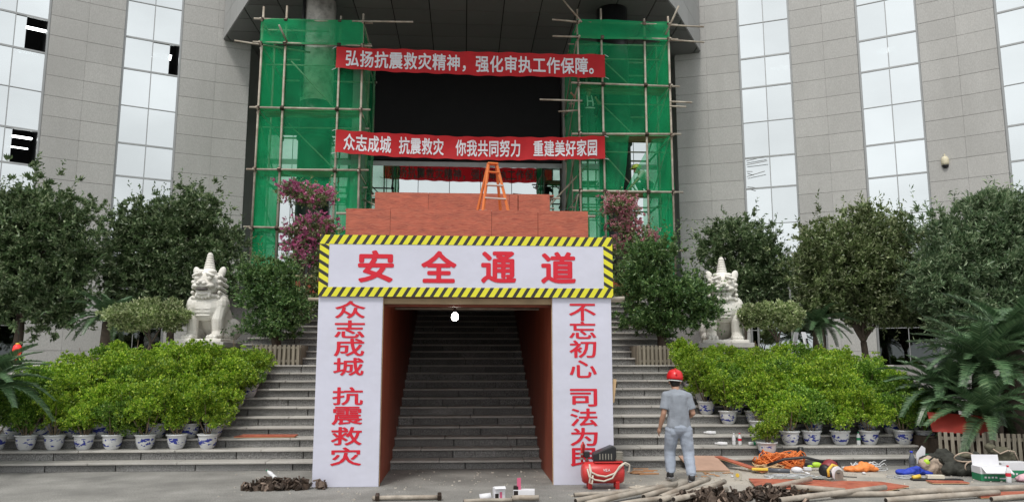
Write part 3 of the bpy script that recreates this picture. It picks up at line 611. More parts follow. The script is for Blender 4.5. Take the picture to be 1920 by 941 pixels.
# ---------------------------------------------------------------- vegetation
def leafmat(name, c0, c1, c2, trans=.33, rough=.36, hot=.12):
    m = bpy.data.materials.new(name); m.use_nodes = True; N = m.node_tree.nodes; K = m.node_tree.links.new; b = N['Principled BSDF']
    g = N.new('ShaderNodeNewGeometry'); r = N.new('ShaderNodeValToRGB'); K(g.outputs['Random Per Island'], r.inputs[0])
    e = r.color_ramp.elements; e[0].color = (*c0, 1); e[1].color = (*c2, 1); q = e.new(.55); q.color = (*c1, 1); q = e.new(1 - hot); q.color = (*[c1[i] * .6 + c2[i] * .4 for i in range(3)], 1)
    no = N.new('ShaderNodeTexNoise'); no.inputs['Scale'].default_value = 1.7; K(g.outputs['Position'], no.inputs['Vector'])
    mr = N.new('ShaderNodeMapRange'); K(no.outputs[0], mr.inputs[0]); mr.inputs[1].default_value = .3; mr.inputs[2].default_value = .7; mr.inputs[3].default_value = .72; mr.inputs[4].default_value = 1.28
    sc = N.new('ShaderNodeVectorMath'); sc.operation = 'SCALE'; K(r.outputs[0], sc.inputs[0]); K(mr.outputs[0], sc.inputs['Scale'])
    K(sc.outputs[0], b.inputs['Base Color']); b.inputs['Roughness'].default_value = rough; b.inputs['Specular IOR Level'].default_value = .55
    t = N.new('ShaderNodeBsdfTranslucent'); K(sc.outputs[0], t.inputs[0]); ms = N.new('ShaderNodeMixShader'); ms.inputs[0].default_value = trans
    K(b.outputs[0], ms.inputs[1]); K(t.outputs[0], ms.inputs[2]); K(ms.outputs[0], N['Material Output'].inputs[0]); return m
m_bark = M('bark', (.10, .078, .06), .9, .3, 8, bump=.6, bscale=30)
m_stem = M('thin_stem', (.20, .15, .10), .85, .2, 10)
lf_dark = leafmat('leaf_dark', (0.046, 0.088, 0.032), (0.110, 0.180, 0.072), (0.34, 0.41, 0.23), hot=.24)
lf_grey = leafmat('leaf_grey_green', (0.065, 0.117, 0.055), (0.137, 0.221, 0.104), (0.38, 0.46, 0.28), hot=.26)
lf_olive = leafmat('leaf_olive', (0.072, 0.107, 0.036), (0.150, 0.215, 0.075), (0.43, 0.47, 0.27), hot=.26)
lf_deep = leafmat('leaf_deep', (0.041, 0.097, 0.030), (0.105, 0.209, 0.062), (0.284, 0.405, 0.149), hot=.2)
lf_shrub = leafmat('leaf_shrub', (0.081, 0.189, 0.014), (0.247, 0.429, 0.031), (0.650, 0.780, 0.104), trans=.36, hot=.24)
lf_shrub2 = leafmat('leaf_shrub_dark', (0.047, 0.128, 0.014), (0.135, 0.284, 0.027), (0.405, 0.567, 0.095), trans=.28, hot=.22)
lf_pale = leafmat('leaf_pale', (0.112, 0.175, 0.062), (0.300, 0.388, 0.150), (0.688, 0.725, 0.450), hot=.3)
lf_pink = leafmat('bract_pink', (.42, .07, .20), (.60, .15, .34), (.74, .42, .50), trans=.3, hot=.2)
lf_pale_pink = leafmat('bract_dusty', (.38, .12, .17), (.52, .22, .27), (.62, .42, .38), trans=.3, hot=.2)
lf_cyc = leafmat('cycad_leaflet', (0.038, 0.081, 0.035), (0.084, 0.162, 0.073), (0.216, 0.311, 0.162), trans=.15, rough=.35)
lf_new = leafmat('cycad_shoot', (.32, .34, .18), (.42, .42, .24), (.5, .48, .3))

def norm(a): return a / np.maximum(np.linalg.norm(a, axis=1, keepdims=True), 1e-6)
def leaves(name, pos, dirs, length, width, mat, rs, fold=.25):
    n = len(pos); d = norm(dirs); side = norm(np.cross(d, rs.normal(size=(n, 3)))); up = np.cross(side, d)
    ln = (length * rs.uniform(.65, 1.25, n))[:, None]; wd = (width * rs.uniform(.7, 1.2, n))[:, None]
    mid = pos + d * ln * .48 + up * wd * fold
    V = np.stack([pos, mid + side * wd * .5, pos + d * ln, mid - side * wd * .5], 1)
    V[:, 0] -= up * 0; V[:, 2] -= up * wd[:, :] * fold * .6
    V = V.reshape(-1, 3); i = np.arange(n)[:, None] * 4
    T = np.concatenate([i + [[0, 1, 2]], i + [[0, 2, 3]]], 1).reshape(-1)
    m = bpy.data.meshes.new(name); m.vertices.add(len(V)); m.vertices.foreach_set('co', V.astype(np.float32).ravel())
    m.loops.add(len(T)); m.loops.foreach_set('vertex_index', T.astype(np.int32)); nt = len(T) // 3
    m.polygons.add(nt); m.polygons.foreach_set('loop_start', np.arange(nt, dtype=np.int32) * 3); m.update(calc_edges=True); m.materials.append(mat); return m
def clumps(lumps, nc, rs, shell=.38, rough=.16):
    vol = np.array([l[3] * l[4] * l[5] for l in lumps]) ** .75; ch = rs.choice(len(lumps), nc, p=vol / vol.sum())
    C_ = np.array([l[:3] for l in lumps])[ch]; Rr = np.array([l[3:6] for l in lumps])[ch]
    d = norm(rs.normal(size=(nc, 3))); rad = rs.uniform(0, 1, nc) ** shell * (1 + rough * rs.normal(size=nc))
    wob = 1 + .14 * np.sin(d[:, 0] * 5 + C_[:, 0] * 3) + .12 * np.sin(d[:, 2] * 7 + C_[:, 2])
    return C_ + d * Rr * (rad * wob)[:, None], d
def foliage(lumps, nc, per, cr, length, width, mat, seed, up=.25, shell=.38, rough=.16, name='foliage', sprig=0):
    rs = np.random.RandomState(seed); c, d = clumps(lumps, nc, rs, shell, rough)
    off = norm(rs.normal(size=(nc, per, 3))) * (rs.uniform(.15, 1, (nc, per, 1)) * cr)
    pos = (c[:, None] + off).reshape(-1, 3)
    if sprig:      # loose shoots standing clear of the crown
        k = int(nc * sprig); s0 = c[:k] + d[:k] * .05; sd_ = norm(d[:k] + np.array([0, 0, .9]) + rs.normal(size=(k, 3)) * .3); q = np.arange(10) / 9
        ps = (s0[:, None] + sd_[:, None] * (q[None, :, None] * rs.uniform(.2, .5, (k, 1, 1)))).reshape(-1, 3); pd = (sd_[:, None] * .6 + rs.normal(size=(k, 10, 3)) * .7).reshape(-1, 3)
    dr = (off / cr * .8 + d[:, None] * .5 + np.array([0, 0, up]) + rs.normal(size=off.shape) * .35).reshape(-1, 3)
    if sprig: pos = np.concatenate([pos, ps]); dr = np.concatenate([dr, pd])
    return leaves(name, pos, dr, length, width, mat, rs)
def trunk(mb, base, tips, r0, rs, fork=.42):
    base = Vector(base); zt = sum(t[2] for t in tips) / len(tips); fx = base + Vector((rs.uniform(-.08, .08), rs.uniform(-.08, .08), zt * fork))
    mb.tube([base, base.lerp(fx, .35) + Vector((rs.uniform(-.03, .03), 0, 0)), base.lerp(fx, .7) + Vector((rs.uniform(-.03, .03), 0, 0)), fx], [r0 * 1.25, r0, r0 * .92, r0 * .85], 9)
    for t in tips:
        t = Vector(t); m = fx.lerp(t, .5); m.x = fx.x + (t.x - fx.x) * .3; m.y = fx.y + (t.y - fx.y) * .3; pts = []
        for k in range(7):
            u = k / 6; pts.append(fx * (1 - u) ** 2 + m * 2 * u * (1 - u) + t * u * u + Vector((rs.uniform(-.02, .02), rs.uniform(-.02, .02), 0)) * (k > 0))
        mb.tube(pts, [r0 * .6 * (1 - .8 * k / 6) for k in range(7)], 7)
def tree(name, label, cat, base, lumps, nc, per, cr, length, width, mat, seed, r0=.09, group=None, flower=None, up=.25, shell=.38):
    t = thing(name, label, cat, base, 0, group); B = Vector(base); rs = random.Random(seed)
    lm = [(l[0] - B.x, l[1] - B.y, l[2] - B.z, *l[3:]) for l in lumps]
    link('crown', foliage(lm, nc, per, cr, length, width, mat, seed, up, shell, .06 if cat == 'bush' else .22, name='crown', sprig={'tree': .3, 'bush': 0}.get(cat, .08)), t)
    if flower:
        fl = [(l[0], l[1] - .06, l[2] + l[5] * .25, l[3] * 1.04, l[4] * 1.04, l[5]) for l in lm[:flower[1]]]
        link('blossom', foliage(fl, flower[2] * 2, 14, .09, .05, .045, flower[0], seed + 5, .3, .25, name='blossom'), t)
    mb = MB(); trunk(mb, (0, 0, 0), [(l[0] + rs.uniform(-.2, .2) * l[3], l[1], l[2] + l[5] * .2) for l in lm], r0, rs)
    mb.build('trunk', m_bark, t, True); return t
ZT_ = sz(10)
T1 = [(-10.61, 19.5, 4.46, 1.45, 1.4, 1.5), (-11.2, 19.5, 5.2, .94, .9, .7), (-10.0, 19.5, 5.2, .75, .7, .7), (-10.74, 19.5, 5.8, .4, .4, .34), (-9.75, 19.3, 3.4, .8, .7, .6), (-12.12, 19.5, 4.45, 1.2, 1.2, 1.3), (-10.9, 19.2, 3.2, .9, .7, .5), (-9.7, 19.2, 2.95, .75, .6, .4), (-9.5, 19.4, 4.3, .6, .6, .7)]
tree('broadleaf_tree', 'tall dark tree on the terrace beside the hanging red lantern', 'tree', (-10.8, 19.6, ZT_), T1, 2700, 28, .19, .115, .045, lf_dark, 3, .11, 'trees on the side terraces')
T2 = [(-7.9, 21.5, 4.85, 1.6, 1.3, 1.25), (-8.52, 21.5, 5.5, .95, .9, .7), (-7.38, 21.5, 5.65, .75, .8, .7), (-7.71, 21.4, 6.3, .28, .3, .3), (-9.2, 21.5, 5.1, .55, .6, .65), (-6.62, 21.4, 5.0, .62, .6, .55), (-8.0, 21.2, 3.7, 1.6, .9, .6), (-6.6, 21.2, 4.1, .75, .6, .7), (-9.1, 21.2, 4.3, .7, .6, .7)]
tree('broadleaf_tree', 'rounded dark tree rising behind the dome-clipped bush and the open-mouthed lion', 'tree', (-7.9, 21.6, ZT_), T2, 2300, 28, .19, .115, .045, lf_dark, 4, .10, 'trees on the side terraces')
FL = [(-4.21, 17.4, 3.70, .60, .5, .26), (-4.52, 17.4, 3.16, .42, .45, .33), (-3.85, 17.2, 3.01, .50, .5, .32), (-4.15, 17.3, 2.58, .66, .55, .28), (-4.70, 17.5, 3.62, .24, .3, .24), (-4.2, 17.4, 3.3, .5, .4, .3)]
tree('ficus_bonsai', 'dark cloud-pruned ficus in a slatted planter beside the open-mouthed lion', 'tree', (-4.1, 17.35, 1.95), FL, 1000, 24, .12, .075, .034, lf_deep, 5, .10, 'cloud-pruned trees flanking the stairs')
FR = [(4.29, 17.2, 4.2, .6, .5, .28), (3.85, 17.2, 3.53, .40, .4, .48), (4.7, 17.0, 3.33, .78, .6, .33), (3.95, 17.2, 2.74, .48, .45, .24), (5.27, 17.1, 2.92, .47, .45, .38), (4.43, 17.2, 2.72, .6, .5, .32), (4.3, 17.3, 3.7, .5, .4, .35)]
tree('ficus_bonsai', 'large cloud-pruned ficus whose branches hide one side of a lion', 'tree', (4.45, 17.35, 1.95), FR, 1300, 24, .12, .085, .036, lf_deep, 6, .11, 'cloud-pruned trees flanking the stairs')
BL = [(-3.84, 19.0, 5.80, .68, .5, .28), (-4.31, 19.0, 6.0, .28, .28, .18), (-3.68, 19.0, 5.02, .6, .45, .28), (-3.92, 19.0, 4.30, .52, .45, .32), (-4.06, 19, 4.7, .36, .3, .22), (-3.51, 19.0, 3.67, .46, .4, .36), (-3.8, 19, 3.2, .5, .4, .4)]
tree('bougainvillea', 'tall bougainvillea with bright magenta blossom in tiers by the marble column', 'flowering plant', (-3.9, 19.1, ZT_), BL, 700, 20, .13, .06, .035, lf_olive, 7, .06, 'bougainvilleas flanking the stairs', (lf_pink, 5, 230))
BR = [(3.95, 19.0, 5.64, .44, .4, .28), (4.08, 19.0, 5.13, .46, .4, .28), (4.48, 19.0, 4.8, .46, .4, .26), (3.86, 19.0, 4.66, .34, .35, .24), (4.1, 19, 4.2, .5, .4, .4), (4.1, 19, 3.6, .45, .4, .4)]
tree('bougainvillea', 'bougainvillea with dusty faded pink blossom below the torn netting', 'flowering plant', (4.1, 19.1, ZT_), BR, 560, 20, .13, .06, .035, lf_olive, 8, .06, 'bougainvilleas flanking the stairs', (lf_pale_pink, 4, 190))
TR1 = [(7.68, 21.0, 5.2, .95, .8, .62), (6.98, 21.0, 4.84, .5, .5, .45), (8.35, 21.0, 4.8, .6, .6, .55), (7.71, 21.0, 4.1, 1.1, .8, .55), (8.5, 20.8, 4.1, .7, .6, .7), (7.2, 20.9, 3.5, .7, .6, .4)]
tree('broadleaf_tree', 'thin-crowned dark tree behind the closed-mouthed lion', 'tree', (7.7, 21.1, ZT_), TR1, 1300, 28, .19, .105, .042, lf_dark, 9, .08, 'trees on the side terraces')
TR2 = [(10.04, 19.0, 4.16, 1.4, 1.2, 1.0), (9.39, 19.0, 4.75, .85, .8, .6), (10.81, 19.0, 4.9, .85, .8, .6), (10.28, 19.0, 5.45, .48, .5, .3), (8.91, 19.0, 3.88, .6, .6, .6), (11.14, 19.0, 3.76, .6, .6, .7), (9.97, 18.9, 3.15, 1.2, .8, .42), (11.0, 18.9, 3.1, .7, .6, .5), (9.0, 18.9, 3.3, .6, .6, .5)]
tree('broadleaf_tree', 'olive green tree with a bare trunk standing behind the potted shrubs', 'tree', (10.1, 19.1, ZT_ - .8), TR2, 2600, 28, .18, .11, .042, lf_olive, 10, .09, 'trees on the side terraces')
TR3 = [(12.43, 17.5, 4.4, 1.3, 1.2, 1.1), (12.53, 17.5, 5.35, .65, .6, .45), (11.49, 17.5, 4.1, .78, .8, .9), (13.17, 17.5, 5.15, .68, .7, .65), (11.39, 17.4, 3.1, .8, .7, .46), (13.87, 17.5, 4.26, .97, 1, 1.4), (12.4, 17.2, 3.0, 1.0, .8, .6), (11.0, 17.3, 3.6, .7, .6, .7), (11.6, 17.2, 2.6, .9, .6, .45)]
tree('broadleaf_tree', 'broad dense tree towering over the cycads, its leaves long and narrow', 'tree', (12.5, 17.7, ZT_ - .8), TR3, 2900, 28, .19, .14, .036, lf_grey, 12, .12, 'trees on the side terraces')
tree('clipped_bush', 'flat dome-clipped pale bush beside the lion with the open mouth', 'bush', (-6.95, 17.7, ZT_), [(-6.95, 17.6, 2.80, .86, .6, .27), (-7.4, 17.6, 2.7, .4, .45, .26), (-6.45, 17.6, 2.76, .38, .4, .26)], 700, 18, .10, .075, .040, lf_pale, 13, .045, 'clipped bushes by the lions', shell=.14)
tree('clipped_bush', 'flat dome-clipped pale bush beside the lion with the closed mouth', 'bush', (7.2, 17.7, ZT_), [(7.14, 17.6, 2.84, .68, .5, .27), (6.75, 17.6, 2.82, .36, .4, .24), (7.55, 17.6, 2.80, .36, .4, .26)], 620, 18, .10, .075, .040, lf_pale, 14, .045, 'clipped bushes by the lions', shell=.14)

# cycads
def frond_mesh(name, L_, droop, pairs, ll, seed, mat):
    rs = np.random.RandomState(seed); pos = []; dr = []; ln = []
    pts = []
    for k in range(pairs + 1):
        u = k / pairs; pts.append((L_ * (u - .12 * droop * u * u), 0, L_ * (.55 * u - (.55 + .45 * droop) * u * u)))
    mb = MB(); mb.tube(pts[::6] + [pts[-1]], [.012 * (1 - .7 * i / (len(pts[::6]))) for i in range(len(pts[::6]) + 1)], 5)
    for k in range(3, pairs):
        u = k / pairs; p = Vector(pts[k]); t = (Vector(pts[k + 1]) - Vector(pts[k - 1])).normalized()
        l = ll * min(1, 5 * u) * (1 - .55 * max(0, u - .55) / .45) * rs.uniform(.9, 1.08)
        for s in (-1, 1):
            n = Vector((0, s, 0)); upv = t.cross(n) * s * -1; upv = upv if upv.z > 0 else -upv
            d = (n * .86 + t * (.42 + .3 * u) + upv * (.28 + rs.uniform(-.1, .1))).normalized(); w = t * .0075
            e = p + d * l - Vector((0, 0, .018 * droop))
            mb.add([p - w, p + w, p + d * l * .55 + w * 1.3, p + d * l * .55 - w * 1.3, e], [(0, 1, 2, 3), (3, 2, 4)])
    return mb.mesh(name, mat)
FRD = [frond_mesh('frond', 1.0, d, 62, .16, i, lf_cyc) for i, d in enumerate((.05, .3, .6, .95))]
def cycad(label, loc, n, size, th, seed, lean=0., group='cycads in the beds', shoot=False, a0=0, a1=360):
    t = thing('cycad_palm', label, 'cycad', loc, 0, group); r = random.Random(seed)
    MB().lathe([(.16 * size, -.02), (.17 * size, th * .5), (.14 * size, th), (.06 * size, th + .1 * size)], 12).build('trunk', m_bark, t, True)
    for i in range(n):
        v = i / n; az = R_(a0 + (a1 - a0) * ((i * .381966) % 1)) + r.uniform(-.12, .12); el = R_(70 - 58 * v + r.uniform(-7, 7)); k = min(3, int(v * 3.2 + r.uniform(0, .8)))
        o = link('frond', FRD[k], t, (0, 0, th + .04), (r.uniform(-.25, .25), -el + .35, az)); s = size * r.uniform(.85, 1.12); o.scale = (s, s, s)
    if shoot:
        for i in range(9):
            a = i * 2.4; mb = MB().tube([(.03 * math.cos(a), .03 * math.sin(a), th), (.06 * math.cos(a), .06 * math.sin(a), th + .22), (.10 * math.cos(a), .10 * math.sin(a), th + .40)], [.016, .02, .005], 5); mb.build('young_shoot', lf_new, t)
        MB().ell((0, 0, th + .04), (.11, .11, .09)).build('crown_heart', m_plyedge, t, True)
    return t
cycad('cycad with a pale upright young shoot leaning over the slatted bed', (8.74, 12.75, .05), 36, 1.15, .66, 1, shoot=True, group='cycads in the slatted bed')
cycad('big cycad at the rear of the slatted bed, fronds arching highest', (9.25, 13.4, .05), 42, 1.35, 1.45, 2, group='cycads in the slatted bed')
cycad('low cycad of the slatted bed reaching out over the potted shrubs', (8.65, 13.6, .05), 36, 1.15, 1.0, 3, group='cycads in the slatted bed')
cycad('tallest-trunked cycad of the slatted bed, under the broad dense tree', (10.1, 13.8, .05), 40, 1.45, 1.85, 6, group='cycads in the slatted bed')
cycad('dark cycad between the tall lantern tree and the dome-clipped bush', (-8.25, 18.6, ZT_), 34, .95, .95, 4)
cycad('dark cycad half hidden behind the white folding sign', (8.75, 18.7, ZT_), 30, .9, .85, 5)
cycad('grey-green cycad at the foot of the steps beside the potted shrubs', (-7.58, 12.95, 0), 36, 1.1, 1.22, 7)

# potted shrubs
def potmat():
    m = bpy.data.materials.new('porcelain'); m.use_nodes = True; N = m.node_tree.nodes; K = m.node_tree.links.new; b = N['Principled BSDF']; b.inputs['Roughness'].default_value = .18
    t = N.new('ShaderNodeTexCoord'); sx = N.new('ShaderNodeSeparateXYZ'); K(t.outputs['Object'], sx.inputs[0])
    mp = N.new('ShaderNodeMapping'); mp.inputs['Scale'].default_value = (1, 1, 1.9); K(t.outputs['Object'], mp.inputs[0])
    oi = N.new('ShaderNodeObjectInfo'); ad = N.new('ShaderNodeVectorMath'); ad.operation = 'ADD'; K(mp.outputs[0], ad.inputs[0]); K(oi.outputs['Random'], ad.inputs[1])
    no = N.new('ShaderNodeTexNoise'); no.inputs['Scale'].default_value = 8.5; no.inputs['Detail'].default_value = 4; no.inputs['Roughness'].default_value = .6; K(ad.outputs[0], no.inputs['Vector'])
    def mt(op, a, c):
        q = N.new('ShaderNodeMath'); q.operation = op
        for i, v in enumerate((a, c)):
            if isinstance(v, (int, float)): q.inputs[i].default_value = v
            else: K(v, q.inputs[i])
        return q.outputs[0]
    band = mt('MULTIPLY', mt('GREATER_THAN', sx.outputs[2], .055), mt('LESS_THAN', sx.outputs[2], .185))
    msk = mt('MULTIPLY', mt('GREATER_THAN', no.outputs[0], .545), band)
    mx = N.new('ShaderNodeMix'); mx.data_type = 'RGBA'; K(msk, mx.inputs[0]); mx.inputs[6].default_value = (.60, .61, .62, 1); mx.inputs[7].default_value = (.035, .05, .28, 1); K(mx.outputs[2], b.inputs['Base Color']); return m
m_pot = potmat(); m_soil = M('soil', (.05, .035, .025), .95, .3, 20)
pot_me = MB().lathe([(.095, 0), (.10, .012), (.125, .05), (.148, .12), (.155, .19), (.158, .215), (.178, .225), (.180, .245), (.165, .25), (.15, .235), (.148, .21)], 24, cap=True).mesh('pot', m_pot, True)
soil_me = MB().lathe([(.148, .205), (.10, .215), (.02, .218)], 16).mesh('soil', m_soil, True)
SHR = []
for i in range(8):
    rs = np.random.RandomState(40 + i); lm = []
    for q in range(9):
        a = q * 2.4 + i; rr = .20 * (q % 3 > 0) + .04; lm.append((rr * math.cos(a), rr * math.sin(a), .40 + .44 * ((q * .37 + i * .21) % 1), .17, .17, .13))
    lm.append((0, 0, .60, .25, .25, .24))
    fo = foliage(lm, 420, 17, .075, .040, .024, lf_shrub if i < 6 else lf_shrub2, 60 + i, up=.5, shell=.3, name='foliage')
    mb = MB(); r = random.Random(i)
    for l in lm[:6]: mb.tube([(l[0] * .12, l[1] * .12, .2), (l[0] * .5, l[1] * .5, .38 + r.uniform(-.05, .05)), (l[0], l[1], l[2])], [.011, .009, .004], 5)
    SHR.append((fo, mb.mesh('stem', m_stem)))
def shrub(x, y, z, i, label, group, sc=1.0):
    t = link('potted_shrub', pot_me, None, (x, y, z), (0, 0, rnd.uniform(0, 6.28))); tag(t, label, 'potted plant', group)
    t.scale = (1, 1, 1)
    fo, st = SHR[i % 8]; link('foliage', fo, t, None, (rnd.uniform(-.08, .08), rnd.uniform(-.08, .08), 0), (sc, sc, sc * rnd.uniform(.92, 1.1))); link('stem', st, t); link('soil', soil_me, t)
ORD = ('lowest', 'second', 'third', 'fourth', 'fifth', 'sixth', 'seventh', 'eighth', 'ninth')
def LAB(s, k):
    w = 'open-mouthed' if s < 0 else 'closed-mouthed'
    return ('potted shrub on the %s step up, on the side of the %s lion' % (ORD[k], w) if k > 1 else 'potted shrub in the front row, on the side of the %s lion' % w, 'potted shrubs on the side of the %s lion' % w)
FRONT = {-1: [-7.75, -7.27, -6.82, -6.33, -5.87, -5.33, -4.82, -4.31], 1: [5.78, 6.19, 6.70, 7.23, 7.87, 8.26]}
for s in (-1, 1):
    for k in range(1, 9):
        y = sy(k) + .19
        if k == 1: xs = FRONT[s]
        else:
            a, b = ((-7.7 + max(0, k - 4) * .14, -4.28 + (k > 5) * .1), ({2: 5.35, 3: 4.98}.get(k, 4.66), 8.35 - max(0, k - 3) * .10))[s > 0]
            n = int((b - a) / .47); xs = [a + (b - a) * (q + .5 * 0) / n + rnd.uniform(-.05, .05) for q in range(n + 1)]
        for x in xs:
            i = rnd.randrange(6) if rnd.random() < .86 else 6 + rnd.randrange(2)
            if (s < 0 and x < -6.9 and k < 4) or (s > 0 and x > 7.8 and k < 4): i = 6 + rnd.randrange(2)
            shrub(x, y + rnd.uniform(-.02, .03), sz(k), i, *LAB(s, k), sc=(1.04 if k < 5 else 1.0 - .06 * (k - 4)) * rnd.uniform(.84, 1.14))
shrub(5.22, sy(0) + .19, sz(0), 1, 'green shrub in a blue and white pot standing alone on the lowest step', None, .8)
# ---------------------------------------------------------------- stone lions
m_lion = M('weathered_marble', (.74, .72, .67), .6, .10, 5, bump=.15, bscale=60, dirt=(.36, .33, .28, .6), dscale=2.6, coords='OBJ')
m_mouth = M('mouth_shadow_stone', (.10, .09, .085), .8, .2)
m_ped = M('pedestal_stone', (.42, .41, .39), .7, .1, 3, speck=.15, sscale=80)
def lion(label, loc, rz, mouth_open):
    t = thing('stone_lion', label, 'statue', loc, rz, 'guardian lions flanking the stairs'); mb = MB(); E = mb.ell
    # trunk, haunches
    mb.tube([(0, .55, .30), (0, .30, .52), (0, .02, .80), (0, -.05, 1.05)], [.34, .38, .36, .27], 16)
    for s in (-1, 1):
        E((s * .34, .50, .26), (.19, .34, .27)); E((s * .38, .22, .10), (.13, .26, .11))                      # hind legs
        E((s * .31, -.08, .78), (.17, .21, .25))                                                              # shoulder
        mb.tube([(s * .29, -.12, .78), (s * .285, -.19, .45), (s * .285, -.17, .20), (s * .29, -.20, .09)], [.165, .14, .12, .13], 12)
        E((s * .28, -.27, .07), (.15, .19, .085))
        for q in (-1, 0, 1): E((s * .28 + q * .085, -.42, .055), (.05, .09, .055))
        for q in range(4): E((s * (.34 - .03 * q), -.02 + .03 * q, .52 + .09 * q), (.045, .05, .07))           # curls on the fore leg
    E((0, -.16, .72), (.37, .24, .31))
    for q in range(5): E((0, -.345 + .012 * abs(q - 2), .54 + .075 * q), (.22 - .015 * abs(q - 3), .055, .022))  # ribbed breastplate
    mb.tube([(.30 * math.cos(a), -.08 - .27 * math.sin(a), .96 + .02 * math.sin(a * 2)) for a in [PI * k / 10 for k in range(11)]], .045, 8)   # collar
    # head
    E((0, -.14, 1.28), (.32, .31, .31)); E((0, -.36, 1.22), (.21, .16, .12)); E((0, -.30, 1.08), (.20, .17, .09))
    E((0, -.50, 1.29), (.09, .07, .055))
    for s in (-1, 1):
        E((s * .07, -.52, 1.25), (.055, .045, .040)); E((s * .145, -.415, 1.365), (.062, .055, .05)); E((s * .15, -.415, 1.455), (.125, .075, .036), Matrix.Rotation(s * .35, 3, 'Y'))
        E((s * .17, -.40, 1.20), (.085, .085, .06)); E((s * .09, -.475, 1.185), (.075, .05, .035))
        E((s * .29, -.10, 1.53), (.085, .06, .14), Matrix.Rotation(s * .3, 3, 'Y')); E((s * .13, -.26, 1.53), (.10, .10, .06))
        for r_, (zz, n) in enumerate(((1.42, 5), (1.30, 6), (1.18, 6), (1.06, 6), (.95, 5))):
            for q in range(n): a = .15 + q * .42; E((s * (.295 + .012 * (r_ % 2)), -.24 + q * .08, zz - .012 * q), (.045, .047, .047), nu=8, nv=6)
    for q in range(5): E((-.14 + q * .07, -.38, .985 - .015 * (2 - abs(q - 2))), (.045, .055, .07))             # beard
    E((0, -.42, 1.145 if mouth_open else 1.15), (.17, .05, .018)) if not mouth_open else None
    if mouth_open: E((0, -.36, 1.02), (.18, .12, .06))
    for k in range(8): mb.lathe([(.03, 0), (.138 - .0105 * k, .006), (.148 - .0110 * k, .03), (.126 - .011 * k, .054), (.03, .056)], 16, (0, -.12, 1.50 + k * .056))
    E((0, -.12, 1.94), (.055, .055, .05))
    mb.b2(-.52, .52, -.52, .92, -.05, .02)
    sculpt(mb, 'body', m_lion, t, .0105, 1, .3)
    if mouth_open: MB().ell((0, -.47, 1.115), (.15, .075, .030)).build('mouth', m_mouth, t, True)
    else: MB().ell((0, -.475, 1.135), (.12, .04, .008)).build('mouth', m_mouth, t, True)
    p = MB(); p.b2(-.62, .62, -.62, 1.02, -.16, -.05); p.b2(-.54, .54, -.54, .94, -.42, -.16); p.b2(-.64, .64, -.64, 1.04, -.56, -.42); p.build('pedestal', m_ped, t, bevel=.01)
    return t
lion('white stone guardian lion with a horn and an open dark mouth', (-5.78, 18.0, sz(10) + .55), R_(-6), True)
lion('weathered white guardian lion with a horn and a closed mouth, half behind the ficus', (6.12, 18.0, sz(10) + .55), R_(-14), False)

# ---------------------------------------------------------------- slatted planters
m_slat = M('weathered_slat', (.235, .21, .165), .85, .25, 4, obj=.15, stretch=(6, 6, 1))
m_slatd = M('planter_inner', (.10, .085, .06), .9, .2)
def planter(label, x0, x1, y0, dep, z0, h, group):
    t = thing('slatted_planter', label, 'planter', ((x0 + x1) / 2, y0, z0), 0, group); w = x1 - x0
    n = round(w / .092); m = boxmesh(('slat', 'f', h), (.055, .022, h), m_slat)
    for i in range(n): link('slat', m, t, (-w / 2 + (i + .5) * w / n, 0, h / 2), (0, rnd.uniform(-.015, .015), 0))
    n = round(dep / .092)
    for s in (-1, 1):
        for i in range(n): link('slat', m, t, (s * (w / 2 - .011), .03 + (i + .5) * (dep - .04) / n, h / 2), (0, 0, PI / 2))
    MB().b2(-w / 2 + .025, w / 2 - .025, .02, dep - .02, .02, h - .06).build('inner_box', m_slatd, t)
    for z in (.06, h - .08): MB().b2(-w / 2 + .02, w / 2 - .02, .012, .03, z, z + .05).build('rail', m_slat, t)
    return t
planter('low slatted wooden planter holding the small ficus by the open-mouthed lion', -4.42, -3.46, 16.80, .85, sz(10), .42, 'slatted planters on the stairs')
planter('low slatted wooden planter under the large ficus by the closed-mouthed lion', 3.79, 4.88, 16.80, .85, sz(10), .42, 'slatted planters on the stairs')
bed = thing('slatted_bed', 'long slatted wooden plant bed full of cycads at the edge of the steps', 'planter')
BP = [(7.86, 12.62), (8.50, 12.28), (10.6, 12.02)]
for i in range(2):
    (ax, ay), (bx_, by) = BP[i], BP[i + 1]; ln = math.hypot(bx_ - ax, by - ay); n = round(ln / .088); an = math.atan2(by - ay, bx_ - ax)
    for q in range(n + 1):
        u = q / n; h = .60 + rnd.uniform(-.012, .012); o = link('slat', boxmesh(('slat', 'bed'), (.052, .024, .60), m_slat), bed, (ax + (bx_ - ax) * u, ay + (by - ay) * u, h / 2), (rnd.uniform(-.03, .03), rnd.uniform(-.03, .03), an))
    for z in (.12, .50): MB().box(((ax + bx_) / 2 - math.sin(an) * .03 * -1 * -1, (ay + by) / 2 + .03, z), (ln, .03, .05), Matrix.Rotation(an, 3, 'Z')).build('rail', m_slat, bed)
MB().b2(8.46, 8.56, 12.29, 12.38, 0, .62).build('post', m_slat, bed)
MB().prism([(7.92, 12.68), (8.54, 12.34), (10.5, 12.1), (10.8, 14.6), (8.1, 14.6)], 0, .46).build('soil_bed', m_soil, bed)
sh_ = link('plywood_sheet', MB().box((0, 0, 0), (1.0, .36, .016)).mesh('plywood_sheet', M('deep_red_board', (.28, .028, .018), .5, .15)), None, (8.27, 12.66, .72), (R_(58), R_(4), R_(-8))); tag(sh_, 'red plywood board propped on the slatted bed beneath the cycad fronds', 'board')

